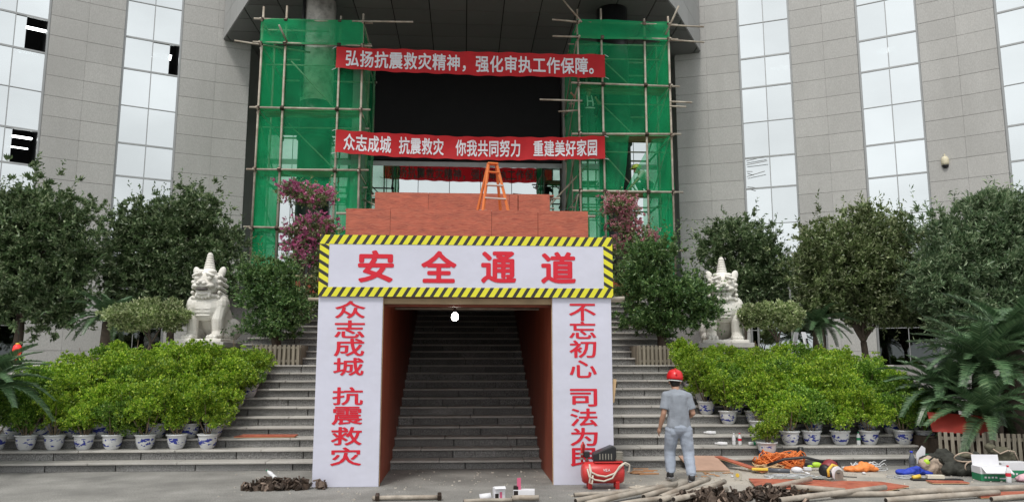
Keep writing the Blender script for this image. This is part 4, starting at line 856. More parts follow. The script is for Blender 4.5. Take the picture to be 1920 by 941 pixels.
# ---------------------------------------------------------------- people
m_skin = M('skin', (.42, .24, .165), .55, .05, 10); m_hair = M('black_hair', (.012, .011, .010), .6, .2, 40)
m_shirt = M('grey_tshirt', (.25, .275, .315), .9, .09, 6, bump=.5, bscale=9); m_trou = M('pale_grey_trousers', (.31, .35, .42), .9, .12, 5, bump=.7, bscale=8)
m_shoe = M('black_shoe', (.02, .02, .022), .6, .2); m_sole = M('shoe_sole', (.25, .25, .26), .8, .1)
m_helm = M('red_helmet', (.62, .02, .025), .3, .03, 2); m_helmy = M('yellow_helmet', (.36, .45, .06), .35, .03); m_helmo = M('orange_helmet', (.45, .14, .05), .4, .03)
m_strap = M('white_strap', (.75, .75, .75), .7, .03); m_darkcloth = M('dark_workwear', (.035, .05, .05), .9, .1, 5); m_paleshirt = M('pale_workshirt', (.5, .5, .46), .9, .1, 5)
def person(label, loc, rz, J, mats, helmet, voxel=.009, hands=True, harness=False):
    t = thing('person', label, 'person', loc, rz); V = Vector; j = {k: V(v) for k, v in J.items()}; sk, shm, trm, hm = mats
    b = MB()
    # body: head, neck, torso core, arms with hands, leg cores - one skin
    hc = j['head']; b.ell(hc, (.075, .095, .115)); b.ell(hc + j['face'] * .03 + V((0, 0, -.06)), (.058, .065, .06)); b.ell(hc + j['face'] * .10 + V((0, 0, -.02)), (.017, .02, .025))
    sd = V((0, 0, 1)).cross(j['face']).normalized()
    for s in (-1, 1): b.ell(hc + sd * s * .078 + V((0, 0, -.015)), (.018, .022, .032))
    b.tube([hc - V((0, 0, .05)), j['neck'], j['neck'] - V((0, 0, .06))], [.055, .058, .07], 10)
    b.tube([j['neck'] - V((0, 0, .04)), j['chest'], j['pelvis']], [.085, .12, .11], 12)
    for s in 'LR':
        sh2, el, wr_ = j['sh' + s], j['el' + s], j['wr' + s]
        b.tube([j['chest'] + V((0, 0, .12)), sh2], [.08, .06], 8); b.tube([sh2, el], [.050, .040], 10); b.ell(el, (.040, .040, .040)); b.tube([el, el.lerp(wr_, .35), wr_], [.039, .041, .027], 10)
        d = (wr_ - el).normalized(); fx = j['face'] * .55 + d; fx.normalize(); ax_ = d.cross(j['face']).normalized()
        if ax_.length < .1: ax_ = V((1, 0, 0))
        pm = wr_ + d * .045; b.ell(pm, (.030, .034, .045)); b.tube([wr_, wr_ + d * .08], [.024, .032], 8)
        if hands:
            gx_ = j['face']
            for q, ln in enumerate((.062, .072, .068, .052)):
                r0 = wr_ + d * .075 + gx_ * (.024 - .016 * q); m1 = r0 + d * ln * .55 + ax_ * (.006 if s == 'L' else -.006); b.tube([r0, m1, m1 + (d * .7 + gx_ * .15 + ax_ * (.6 if s == 'L' else -.6)).normalized() * ln * .5], [.0095, .009, .0075], 7)
            b.tube([wr_ + d * .025 + gx_ * .02, wr_ + d * .055 + gx_ * .045, wr_ + d * .09 + gx_ * .048], [.013, .011, .009], 7)
        b.tube([j['pelvis'], j['hip' + s]], [.09, .07], 8); b.tube([j['hip' + s], j['kn' + s], j['an' + s]], [.065, .045, .034], 8); b.tube([j['an' + s], j['an' + s] + (j['toe' + s] - j['an' + s]) * .6], [.034, .03], 8)
    sculpt(b, 'body', sk, t, voxel, 3, .5)
    c = MB()    # shirt
    mid = j['chest'].lerp(j['pelvis'], .5); hem = j['pelvis'] - V((0, 0, .02)); right = (j['shR'] - j['shL']).normalized(); fwd = V((0, 0, 1)).cross(right).normalized()
    def oval(p, rx, ry, h): c.ell(p, (rx, ry, h), Matrix((right, fwd, (0, 0, 1))).transposed())
    for u in range(33):
        q = u / 32; p = (j['chest'] + V((0, 0, .10))).lerp(hem, q); oval(p, .176 - .012 * math.sin(q * PI) * 1.2 + .010 * q, .125 + .01 * math.sin(q * 3), .075)
    c.tube([j['chest'] + V((0, 0, .10)), j['neck'] - V((0, 0, .015))], [.13, .068], 12)
    for s in 'LR':
        sh2, el = j['sh' + s], j['el' + s]; c.tube([j['chest'] + V((0, 0, .13)), sh2], [.095, .080], 10); c.ell(sh2, (.078, .078, .078)); e2 = sh2.lerp(el, .78); c.tube([sh2, e2], [.074, .073], 12)
    sculpt(c, 'shirt', shm, t, .010, 3, .5, (.011, 9, 5))
    c = MB()    # trousers
    c.ell(j['pelvis'] - V((0, 0, .03)), (.175, .135, .12), Matrix((right, fwd, (0, 0, 1))).transposed())
    for s in 'LR':
        h_, k_, a_ = j['hip' + s], j['kn' + s], j['an' + s]; c.ell(h_ - V((0, 0, .02)), (.095, .11, .13)); c.tube([h_, h_.lerp(k_, .5), k_, k_.lerp(a_, .5), a_ + V((0, 0, .015))], [.108, .100, .086, .080, .070], 12)
        for q in range(3): p = k_.lerp(a_, .75 + .1 * q); c.ell(p, (.070 - .003 * q, .072, .018))
    sculpt(c, 'trousers', trm, t, .010, 3, .5, (.010, 7, 9))
    for s in 'LR':
        a_, to = j['an' + s], j['toe' + s]; d = (to - a_); d.z = 0; d.normalize(); sh3 = MB(); h0 = a_ - d * .05
        sh3.tube([h0 + V((0, 0, .02)), a_ + d * .04 + V((0, 0, -.02)), a_.lerp(to, .65) + V((0, 0, .005)), to], [.045, .050, .044, .032], 10); sh3.ell(a_ - V((0, 0, .03)) - d * .02, (.046, .055, .05))
        so_ = sculpt(sh3, 'shoe', m_shoe, t, .011, 2, .5)
        lo = min(a_.z - .085, to.z - .035); ang = math.atan2(d.y, d.x); m3 = MB(); mc = a_.lerp(to, .42); pit = math.atan2(a_.z - .05 - to.z, (to - a_).length)
        m3.box(mc - V((0, 0, .048)), (.27, .085, .022), Matrix.Rotation(ang, 3, 'Z') @ Matrix.Rotation(pit * .9, 3, 'Y')); m3.build('sole', m_sole, so_, bevel=.008)
    hr = MB(); hr.ell(hc - j['face'] * .014 + V((0, 0, .012)), (.084, .094, .108)); hr.ell(hc - j['face'] * .045 - V((0, 0, .05)), (.068, .05, .055)); sculpt(hr, 'hair', m_hair, t, .012, 1, .4)
    if helmet:
        hp = link('helmet', MB().lathe([(.118, -.012), (.124, 0), (.122, .03), (.112, .075), (.085, .112), (.045, .130), (.0, .134)], 24, cap=False).mesh('helmet', hm, True), t, hc + V((0, 0, .035)), (R_(-4), R_(5), math.atan2(j['face'].y, j['face'].x) - PI / 2)); hp.scale = (1, 1.14, 1.05)
        br = MB(); br.prism([(.118 * math.cos(a) * 1.0, .02 + .175 * math.sin(a)) for a in [PI * k / 14 for k in range(15)]], -.006, .004); br.build('brim', hm, hp)
        rd = MB(); rd.tube([(0, .13 * math.cos(a), .005 + .135 * math.sin(a)) for a in [.25 + (PI - .5) * k / 10 for k in range(11)]], .012, 6); rd.build('ridge', hm, hp, True)
        MB().tube([(.098 * math.cos(a), -.02 - .085 * abs(math.sin(a)), -.03) for a in [PI * k / 8 for k in range(9)]], .008, 5).build('chin_strap', m_strap, hp)
    if harness:
        hn = MB(); f = j['face'] * .15
        for s in (-1, 1): hn.tube([j['neck'] + right * s * .07 + f * .4, j['chest'] + right * s * .085 + f * .98, j['pelvis'] + right * s * .09 + f * .95 + V((0, 0, .15))], .022, 6); 
        hn.tube([j['chest'] - right * .1 + f, j['chest'] + right * .1 + f], .02, 6); hn.tube([j['pelvis'] - right * .16 + f * .8 + V((0, 0, .1)), j['pelvis'] + f * 1.05 + V((0, 0, .1)), j['pelvis'] + right * .16 + f * .8 + V((0, 0, .1))], .024, 6); hn.build('harness', m_strap, t, True)
    return t
# the man walking away across the forecourt (faces +y)
J = dict(head=(.0, .05, 1.455), face=(.12, .97, -.2), neck=(0, .015, 1.335), chest=(.01, 0, 1.13), pelvis=(.02, -.02, .81),
         shL=(-.145, .0, 1.235), shR=(.165, .0, 1.22), elL=(-.205, -.035, .985), wrL=(-.245, .05, .775), elR=(.235, -.03, .985), wrR=(.20, .19, .90),
         hipL=(-.075, -.01, .76), hipR=(.115, -.02, .76), knL=(-.095, .10, .43), knR=(.15, -.02, .42), anL=(-.115, .02, .125), anR=(.15, -.16, .10), toeL=(-.10, .19, .045), toeR=(.19, .03, .045))
person('man in a red hard hat and grey clothes walking towards the steps', (3.17, 11.55, 0), 0, J, (m_skin, m_shirt, m_trou, m_helm), True)
J2 = dict(head=(0, .06, 1.50), face=(-.25, .95, -.15), neck=(0, .02, 1.38), chest=(0, 0, 1.18), pelvis=(0, 0, .86), shL=(-.18, 0, 1.28), shR=(.18, 0, 1.28), elL=(-.34, .04, 1.12), wrL=(-.22, .22, 1.22), elR=(.38, .05, 1.26), wrR=(.55, .16, 1.38),
          hipL=(-.09, 0, .8), hipR=(.09, 0, .8), knL=(-.11, .03, .45), knR=(.12, .03, .45), anL=(-.12, 0, .09), anR=(.13, 0, .09), toeL=(-.14, .16, .04), toeR=(.15, .16, .04))
person('worker in a white harness standing on the scaffold behind green netting', (3.98, 24.0, 8.96), R_(180), J2, (m_skin, m_darkcloth, m_darkcloth, m_helmo), True, .014, False, True)
J3 = dict(head=(-.30, .12, .84), face=(-.7, .6, -.4), neck=(-.22, .08, .75), chest=(-.1, .05, .62), pelvis=(.08, -.05, .36), shL=(-.25, -.1, .68), shR=(-.08, .2, .66), elL=(-.38, .0, .46), wrL=(-.46, .16, .30), elR=(-.22, .34, .44), wrR=(-.4, .36, .26),
          hipL=(.05, -.15, .33), hipR=(.1, .08, .33), knL=(-.28, -.12, .42), knR=(-.22, .22, .40), anL=(-.06, -.16, .09), anR=(-.0, .16, .09), toeL=(-.22, -.13, .04), toeR=(-.16, .20, .04))
person('worker in a yellow-green helmet crouching on the scaffold by the torn net', (5.86, 24.15, 7.10), R_(180 - 150), J3, (m_skin, m_paleshirt, m_darkcloth, m_helmy), True, .014, False)
# ---------------------------------------------------------------- air compressor
m_red = M('compressor_red', (.55, .035, .035), .38, .06, 4, dirt=(.35, .1, .08, .3), dscale=5); m_blk = M('black_plastic', (.018, .018, .02), .4, .1); m_metal = M('cast_metal', (.30, .28, .24), .45, .15, 10, metal=.6); m_hose = M('pale_hose', (.55, .50, .42), .6, .1)
ac = thing('air_compressor', 'red air compressor with black motor cover and a pale looped hose', 'compressor', (1.95, 11.02, 0), R_(-2))
MB().tube([(-.30, 0, .215), (-.285, 0, .215), (-.25, 0, .215), (.25, 0, .215), (.285, 0, .215), (.30, 0, .215)], [.06, .125, .148, .148, .125, .06], 28).build('tank', m_red, ac, True)
for x in (-.19, .19):
    for s in (-1, 1): MB().box((x, s * .09, .055), (.055, .04, .11), Matrix.Rotation(-s * .35, 3, 'X')).build('foot', m_red, ac, bevel=.005)
MB().b2(-.12, .27, -.10, .10, .355, .375).build('mount_plate', m_red, ac)
mc = MB().prism([(-.16, .0), (.14, .0), (.16, .06), (.16, .19), (.10, .205), (-.04, .15), (-.155, .10)], -.11, .11).build('motor_cover', m_blk, ac, bevel=.015); mc.rotation_euler = (R_(90), 0, 0); mc.location = (.02, 0, .375)
for q in range(5): MB().box((-.05 + q * .04, -.112, .44), (.014, .006, .08)).build('vent_slot', m_metal, ac)
MB().b2(.17, .27, -.07, .07, .375, .50).build('pump_head', m_metal, ac, bevel=.01)
for q in range(4): MB().b2(.165, .285, -.08, .08, .40 + q * .028, .41 + q * .028).build('cooling_fin', m_metal, ac)
MB().b2(-.26, -.18, -.05, .05, .42, .50).build('pressure_switch', m_blk, ac, bevel=.008); MB().tube([(-.22, 0, .36), (-.22, 0, .43)], .018, 8).build('riser_pipe', m_metal, ac, True)
MB().tube([(-.29, -.02, .36), (-.29, -.02, .58), (-.27, .0, .62), (-.25, .02, .58), (-.28, 0, .40)], .017, 8).build('handle', m_red, ac, True)
for z in (.40, .46): MB().lathe([(.004, 0), (.028, 0), (.028, .02), (.004, .022)], 12).build('gauge', m_metal, ac).location = (-.30, -.06, z)
hp = [(-.20, -.13, .34), (-.18, -.17, .24), (-.10, -.175, .20), (.02, -.17, .18), (.14, -.165, .22), (.24, -.15, .32), (.30, -.12, .36), (.36, -.10, .33), (.36, -.08, .24), (.33, -.07, .22)]
MB().tube(hp, .013, 8).build('hose', m_hose, ac, True); MB().tube([(p[0] - .03, p[1] - .01, p[2] - .06 + .05 * (i > 4)) for i, p in enumerate(hp[:8])], .012, 8).build('hose', m_hose, ac, True)
MB().tube([(-.20, -.15, .32), (-.19, -.17, .22), (-.21, -.175, .10), (-.17, -.175, .08), (-.16, -.17, .2)], .013, 8).build('hose', m_hose, ac, True)
for i, (ch, w) in enumerate((('V', .035), ('E', .03), ('A', .035))): char(ch, .0 + i * .034, .265, w * .9, .035, -.152, m_strap, ac, .01, fit=True)

# ---------------------------------------------------------------- loose pipes
m_pipe = M('cement_stained_pipe', (.36, .32, .27), .8, .28, 5, bump=.3, bscale=25, dirt=(.20, .15, .11, .7), dscale=3.2); m_bore = M('pipe_bore', (.02, .015, .012), .9, .1)
def pipe(a, b, r, label, group='loose pipes on the ground'):
    t = thing('steel_pipe', label, 'pipe', a, 0, group); A = Vector(a); B = Vector(b) - A
    MB().tube([(0, 0, 0), B * .33 + Vector((0, 0, .004)), B * .66, B], r, 12).build('tube', m_pipe, t, True); d = B.normalized()
    for p in (Vector((0, 0, 0)) - d * .002, B + d * .002): MB().tube([p - d * .001, p + d * .001], r * .78, 10).build('bore', m_bore, t)
    return t
G1 = 'pipes heaped by the compressor'
pipe((1.45, 10.33, .03), (2.05, 10.43, .03), .026, 'short thin pipe lying in front of the compressor feet', G1)
for a, b, r in (((1.40, 9.85, .035), (2.62, 10.78, .05), .032), ((1.50, 9.62, .035), (2.9, 10.70, .10), .036), ((2.3, 10.05, .04), (3.12, 11.0, .05), .036), ((2.5, 9.95, .05), (3.46, 11.05, .11), .036), ((2.45, 9.78, .04), (3.30, 10.72, .04), .034), ((2.65, 9.80, .05), (3.62, 10.85, .10), .034), ((2.55, 9.55, .09), (3.50, 10.42, .06), .034), ((1.9, 9.55, .04), (2.72, 10.02, .05), .032)):
    pipe(a, b, r, 'cement-stained pipe in the heap behind the walking man', G1)
G2 = 'pipes lying over the red sheet'
pipe((3.85, 10.28, .06), (4.92, 11.02, .10), .036, 'stained pipe with an end resting on the big red plywood sheet', G2)
pipe((4.42, 10.52, .07), (5.05, 10.28, .05), .036, 'short pipe lying along the front edge of the big red sheet', G2)
pipe((3.9, 9.63, .05), (5.6, 10.28, .09), .036, 'long pipe running past the coupler heap along the red sheet', G2)
pipe((4.75, 10.05, .04), (5.95, 10.10, .04), .034, 'pipe lying level before the red sheet corner', G2)
pipe((5.2, 9.55, .05), (6.95, 9.98, .06), .036, 'white-crusted long pipe lying nearest the open carton', G2)
pipe((5.75, 10.22, .035), (8.2, 10.58, .035), .040, 'thick brown pipe lying before the green and white boxes', G2)
pipe((6.6, 9.62, .04), (7.6, 9.90, .04), .032, 'pipe partly over the small red board by the boxes', G2)
p0 = pipe((-1.13, 10.19, .035), (-.26, 10.22, .035), .028, 'lone pipe with a rusty coupler clamped at each end', None)
for x in (.06, .84): MB().box((x, .0, .01), (.05, .09, .085), Matrix.Rotation(.3, 3, 'X')).build('coupler', m_coupl, p0, bevel=.01)
pipe((.02, 9.93, .03), (.62, 10.0, .03), .024, 'thin clean pipe lying beside the white cartons', None); pipe((.62, 10.02, .045), (.96, 10.04, .045), .034, 'stubby pipe end lying in front of the white carton', None)

# ---------------------------------------------------------------- heaps of couplers
cm = MB(); cm.tube([(.035 * math.cos(a), .035 * math.sin(a), 0) for a in [.4 + 4.6 * k / 7 for k in range(8)]], .011, 5); cm.box((.04, .0, 0), (.05, .02, .045)); cm.box((.0, -.04, .0), (.06, .018, .05)); cm.tube([(.05, -.03, -.02), (.075, -.03, .045)], .008, 5)
coup = [cm.mesh('coupler', m_coupl)]
cm = MB(); cm.box((0, 0, 0), (.075, .06, .018)); cm.tube([(-.03, -.03, 0), (-.045, -.03, .04), (-.02, -.03, .062), (.02, -.03, .06)], .013, 5); cm.tube([(.03, .03, 0), (.05, .03, .05)], .010, 5); cm.box((.02, .0, .03), (.02, .07, .05)); coup.append(cm.mesh('coupler', m_coupl))
def heap(cx, cy, rx, ry, h, n, label, group):
    for i in range(n):
        a = rnd.uniform(0, 6.28); r = math.sqrt(rnd.random()); x, y = cx + rx * r * math.cos(a), cy + ry * r * math.sin(a); z = .028 + h * (1 - r) * rnd.uniform(.2, 1)
        o = link('scaffold_coupler', coup[i % 2], None, (x, y, z), (rnd.uniform(0, 6), rnd.uniform(0, 6), rnd.uniform(0, 6))); s = rnd.uniform(1.05, 1.6); o.scale = (s, s, s); tag(o, label, 'coupler', group)
heap(-2.50, 11.22, .42, .16, .10, 60, 'rusty scaffold coupler in the heap beside the tunnel front', 'couplers heaped by the tunnel')
heap(-2.72, 11.14, .25, .08, .03, 12, 'rusty scaffold coupler in the heap beside the tunnel front', 'couplers heaped by the tunnel')
heap(-1.95, 11.22, .06, .04, .05, 5, 'rusty scaffold coupler in the heap beside the tunnel front', 'couplers heaped by the tunnel')
heap(3.15, 9.92, .45, .22, .12, 70, 'rusty scaffold coupler in the heap among the loose pipes', 'couplers heaped among the pipes')
heap(3.95, 10.0, .42, .30, .12, 70, 'rusty scaffold coupler in the heap among the loose pipes', 'couplers heaped among the pipes')

# ---------------------------------------------------------------- boards on the ground and steps
def sheet(poly, z0, z1, label, mat=None, loc=(0, 0, 0), rot=(0, 0, 0)):
    t = thing('plywood_sheet', label, 'board', loc); t.rotation_euler = rot
    MB().prism(poly, z0, z1).build('face', mat or m_ply, t); MB().prism([(p[0] * .9995, p[1] * .9995) for p in poly], z0 - .008, z0 - .0005).build('edge', m_plyedge, t); return t
sheet([(3.98, 10.55), (5.62, 10.35), (6.18, 10.72), (6.0, 11.12), (4.22, 11.55)], .028, .04, 'big red plywood sheet lying flat under pipes')
sheet([(6.62, 9.85), (7.9, 9.95), (7.95, 10.3), (6.75, 10.22)], .016, .026, 'small red board beneath pipes near the open carton')
sheet([(-.52, -.09), (.50, -.12), (.53, .05), (-.40, .10)], -.008, .008, 'narrow red board left lying on a step beside the tunnel', loc=(-3.40, 13.95, sz(2) + .035), rot=(R_(6), 0, R_(4)))
sheet([(-.5, -.07), (.5, -.07), (.5, .07), (-.5, .07)], -.008, .008, 'long red plank sloping down from the lowest step', loc=(4.52, 12.72, .10), rot=(0, R_(8), R_(-62)))
sheet([(-.32, -.3), (.3, -.35), (.34, .3), (-.3, .34)], -.008, .008, 'square board tilted with its edge on the lowest step', M('pale_board', (.42, .27, .2), .7, .15), (3.95, 12.86, .10), (R_(14), 0, R_(6)))
sheet([(-.26, -.10), (.26, -.08), (.24, .10), (-.26, .12)], 0, .012, 'small red offcut lying before the tool bags', loc=(7.0, 11.12, .02), rot=(0, 0, R_(-8)))
m_wood = M('wood_offcut', (.46, .25, .13), .8, .2)
for i in range(9):
    o = MB().box((0, 0, 0), (rnd.uniform(.15, .35), .03, .014)).build('wood_strip', m_wood); o.location = (2.88 + rnd.uniform(-.22, .22), 12.5 + rnd.uniform(-.2, .15), .012 + .012 * (i % 4)); o.rotation_euler = (0, 0, rnd.uniform(-.4, .3)); tag(o, 'thin wooden strip among the offcuts scattered below the steps', 'wood strip', 'wood offcuts below the steps')
for i in range(8):
    o = MB().box((0, 0, 0), (rnd.uniform(.06, .2), .05, .008)).build('wood_chip', m_wood); o.location = (3.9 + rnd.uniform(-.35, .5), 12.2 + rnd.uniform(-.25, .2), .008); o.rotation_euler = (0, 0, rnd.uniform(0, 3)); tag(o, 'small wood chip lying on the dusty ground by the tilted board', 'wood chip', 'wood chips by the tilted board')

# ---------------------------------------------------------------- cables and tools
def coil(name, label, loc, n, rx, ry, h, r, mat, seed, turns=9, cat='cable'):
    t = thing(name, label, cat, loc); rr = random.Random(seed)
    for k in range(n):
        pts = []; ph = rr.uniform(0, 6); cx, cy = rr.uniform(-.25, .25) * rx, rr.uniform(-.25, .25) * ry; a_, b_ = rx * rr.uniform(.45, .8), ry * rr.uniform(.45, .85)
        for q in range(18): a = ph + q * .37; pts.append((cx + a_ * math.cos(a), cy + b_ * math.sin(a), r + h * (.5 + .5 * math.sin(a * 1.3 + k)) * rr.uniform(.5, 1) * (.4 + .6 * k / n)))
        MB().tube(pts, r, 6).build('loop', mat, t, True)
    return t
m_orc = M('orange_cable', (.70, .19, .045), .5, .12); m_tan = M('tan_cable', (.52, .36, .20), .6, .1); m_grey = M('grey_plastic', (.40, .41, .42), .5, .08); m_yel = M('yellow_plastic', (.72, .48, .06), .4, .06); m_blue = M('blue_cloth', (.02, .05, .42), .6, .2, 8, bump=.5, bscale=10)
m_lime = M('lime_plastic', (.40, .62, .04), .4, .05); m_clearw = M('clear_tube', (.62, .63, .64), .25, .05); m_white = M('white_card', (.66, .66, .69), .6, .05, 4); m_green = M('green_print', (.02, .20, .09), .5, .08); m_bagk = M('dark_bag', (.035, .036, .03), .85, .3, 7, bump=.6, bscale=14); m_olive = M('olive_bag', (.10, .095, .065), .85, .25, 7, bump=.6, bscale=14); m_beige = M('beige_bag', (.42, .33, .26), .85, .18, 6, bump=.5, bscale=12); m_orb = M('orange_plastic_bag', (.78, .24, .06), .5, .12, 9, bump=.4, bscale=16)
coil('cable_coil', 'tangled heap of bright orange cable at the foot of the steps', (5.28, 12.95, 0), 34, .46, .28, .33, .011, m_orc, 1)
coil('cable_coil', 'smaller tan cable tangle in front of the orange cable heap', (4.95, 12.72, 0), 11, .36, .20, .12, .010, m_tan, 2)
coil('tube_coil', 'loose coil of clear tubing around the orange plastic bag', (6.55, 12.62, 0), 9, .38, .18, .16, .007, m_clearw, 3)
coil('wire_coil', 'grey wire strewn beside the white circular saw', (5.0, 11.95, 0), 5, .45, .14, .03, .009, m_grey, 4)
coil('wire_coil', 'thin grey wires spilling from the tool bags', (6.75, 11.7, 0), 6, .35, .16, .03, .006, m_grey, 5)
coil('wire_coil', 'white cord lying behind the heap of pipes', (2.55, 11.0, 0), 3, .25, .08, .03, .009, m_hose, 6)
def blob(name, label, cat, loc, lumps, mat, vox=.014, extra=None, rz=0):
    t = thing(name, label, cat, loc, rz); mb = MB()
    for l in lumps: mb.ell(l[:3], l[3:6])
    sculpt(mb, 'fabric', mat, t, vox, 1, .4, (.022, 12, 12) if vox > .01 else None); return t
blob('plastic_bag', 'crumpled orange plastic bag lying inside the clear tubing', 'bag', (6.38, 12.42, 0), [(0, 0, .05, .2, .1, .06), (.12, 0, .07, .12, .08, .07), (-.15, .02, .035, .12, .07, .04), (.02, .02, .11, .05, .05, .06), (.2, .0, .04, .1, .06, .04)], m_orb)
blob('blue_bag', 'crumpled bright blue cloth bag beside the blue-capped bottle', 'bag', (6.98, 12.0, 0), [(0, 0, .05, .18, .1, .06), (-.15, 0, .04, .1, .08, .045), (.15, .03, .07, .1, .08, .06), (.05, -.04, .1, .08, .05, .04), (.25, -.02, .04, .08, .05, .04)], m_blue)
b_ = blob('tool_bag', 'beige cloth tool bag slumped beside the blue bag', 'bag', (7.30, 12.05, 0), [(0, 0, .13, .16, .13, .15), (.16, .02, .10, .14, .11, .12), (-.1, -.04, .16, .09, .09, .10), (.24, 0, .07, .10, .09, .08)], m_beige)
MB().tube([(-.1, -.12, .2), (0, -.16, .3), (.12, -.14, .26), (.2, -.12, .1)], .014, 6).build('strap', m_bagk, b_, True); MB().ell((-.1, -.1, .2), (.05, .05, .05)).build('tennis_pouch', m_lime, b_, True)
b_ = blob('tool_bag', 'dark bulging tool bag with pale piping between beige bag and boxes', 'bag', (7.72, 11.95, 0), [(0, 0, .14, .22, .15, .15), (-.14, .05, .22, .13, .12, .12), (.17, .0, .2, .15, .12, .13), (.02, -.1, .1, .2, .1, .1), (.3, 0, .22, .08, .08, .14), (-.2, -.05, .1, .12, .1, .1)], m_bagk)
MB().tube([(.0 + .17 * math.cos(a), -.16 + .03 * math.sin(a * 2), .29 + .07 * math.sin(a)) for a in [2 * PI * k / 14 for k in range(15)]], .011, 6).build('piping', m_beige, b_, True); MB().tube([(.1 + .13 * math.cos(a), -.19, .14 + .09 * math.sin(a)) for a in [PI * k / 8 - .3 for k in range(11)]], .010, 6).build('piping', m_beige, b_, True); MB().ell((.15, -.03, .29), (.13, .09, .05)).build('flap', m_olive, b_, True)
b_ = blob('cloth_heap', 'olive jacket draped over the white and green box against the slats', 'clothing', (8.42, 11.98, 0), [(0, 0, .36, .2, .1, .06), (-.15, 0, .42, .08, .08, .06), (.2, 0, .28, .08, .1, .1), (.1, .05, .2, .2, .1, .2)], m_olive); MB().tube([(-.18, -.11, .40), (-.08, -.12, .33), (.05, -.12, .38), (.16, -.11, .36), (.22, -.1, .22)], .010, 6).build('piping', m_beige, b_, True)
blob('tool_bag', 'black bag lying behind the bulging tool bag with a green box lid', 'bag', (7.55, 12.38, 0), [(0, 0, .15, .22, .1, .13), (.2, 0, .22, .18, .1, .14)], m_bagk)
def carton(label, loc, rz, w, d, h, flaps):
    t = thing('cardboard_box', label, 'box', loc, rz, None)
    MB().b2(-w / 2, w / 2, -d / 2, d / 2, .0, h * .5).build('lower_print', m_green, t); MB().b2(-w / 2 - .001, w / 2 + .001, -d / 2 - .001, d / 2 + .001, h * .5 + .0005, h).build('upper_print', m_white, t)
    for s, a in flaps: MB().box((0, s * (d / 2 + math.cos(a) * h * .38), h + math.sin(a) * h * .38), (w * .92, h * .76, .006), Matrix.Rotation(s * a, 3, 'X')).build('flap', m_white, t)
    for q in range(4): MB().b2(-w * .38 + q * .05, -w * .38 + q * .05 + .03, -d / 2 - .003, -d / 2 - .001, h * .2, h * .32).build('print_mark', m_white, t)
    MB().b2(w * .12, w * .4, -d / 2 - .003, -d / 2 - .001, h * .15, h * .25).build('print_mark', m_white, t)
carton('open green and white cardboard box with a raised white flap', (7.86, 11.42, .004), R_(-8), .42, .26, .20, ((1, 1.45), (-1, -.9 + .4)))
carton('green and white box half covered by the olive jacket', (8.40, 11.72, .004), R_(-5), .44, .26, .22, ())
cb = thing('white_carton', 'small white carton with a dark opening beside the thin clean pipe', 'box', (.46, 10.08, 0), R_(10)); MB().b2(-.07, .07, -.05, .05, 0, .17).build('shell', m_white, cb, bevel=.003); MB().b2(-.06, -.015, -.053, -.0505, .02, .10).build('opening', m_bore, cb); MB().b2(.0, .03, -.053, -.0505, .02, .12).build('pink_print', M('pink_print', (.6, .12, .22), .6, .05), cb); MB().box((.0, -.07, .175), (.14, .06, .003), Matrix.Rotation(.4, 3, 'X')).build('flap', m_white, cb)
cb = thing('white_carton', 'opened white carton with a pink flap standing upright', 'box', (.78, 10.16, 0), R_(-6)); MB().b2(-.13, .14, -.06, .06, 0, .13).build('shell', m_white, cb, bevel=.003); MB().b2(-.125, -.07, -.063, -.0605, .02, .12).build('opening', m_bore, cb); MB().box((-.06, -.03, .2), (.05, .004, .15), Matrix.Rotation(.25, 3, 'Z')).build('flap', MATS['pink_print'], cb); MB().b2(-.13, -.07, -.05, .05, .131, .17).build('dark_lining', m_bore, cb)
wb = thing('paper_cup', 'crushed white paper cup lying between carton and pipe', 'cup', (.30, 10.02, .05), 0); MB().tube([(-.08, 0, 0), (.06, 0, .03)], [.05, .036], 14).build('cup_wall', m_white, wb, True)
def bottle(label, loc, tilt=0, body=None, cap=None, s=1.0, rz=0, band=None):
    t = thing('plastic_bottle', label, 'bottle', loc, rz, None); t.rotation_euler = (0, tilt, rz); t.scale = (s, s, s)
    MB().lathe([(.028, 0), (.033, .01), (.033, .07), (.030, .08), (.033, .09), (.033, .145), (.022, .18), (.013, .195), (.013, .205)], 16).build('body', body or m_clearw, t, True); MB().lathe([(.015, .205), (.015, .225), (.004, .227)], 12).build('cap', cap or m_white, t, True)
    MB().lathe([(.0337, .085), (.0337, .13)], 16, cap=False).build('label_band', band or m_white, t, True)
m_redcap = M('red_plastic', (.6, .03, .05), .4, .05); m_bluecap = M('blue_plastic', (.03, .05, .5), .35, .05); m_smoke = M('smoked_plastic', (.10, .11, .13), .25, .1)
bottle('smoked sports bottle with a bright blue cap by the beige bag', (7.20, 12.35, 0), 0, m_smoke, m_bluecap, 1.45, band=m_smoke)
bottle('clear water bottle with red label standing before the boxes', (7.93, 11.14, 0), 0, None, m_redcap, 1.1, band=m_redcap)
bottle('clear bottle with a red label standing on a step by the pots', (4.86, 13.66, sz(1)), 0, None, m_redcap, .95, band=m_redcap); bottle('clear bottle with a white cap on a step beside the red-labelled one', (4.76, 13.68, sz(1)), 0, None, m_white, .95)
bottle('bottle lying on its side on a step behind two standing bottles', (4.62, 13.62, sz(1) + .033), R_(88), None, m_white, .95, R_(170)); bottle('bottle lying on a higher step beside a blue and white pot', (4.55, 14.02, sz(2) + .033), R_(88), None, m_white, .95, R_(175)); bottle('green-labelled bottle lying on a step by the lone pot', (5.0, 13.62, sz(1) + .033), R_(88), None, m_green, .95, R_(5), m_green); bottle('green-capped bottle standing between pots on the second step', (6.98, 13.60, sz(1)), 0, None, m_green, 1.0, 0, m_green)
bottle('small crushed bottle lying on top of the coupler heap by the tunnel', (-2.62, 11.40, .12), R_(60), None, m_green, .9, R_(150))
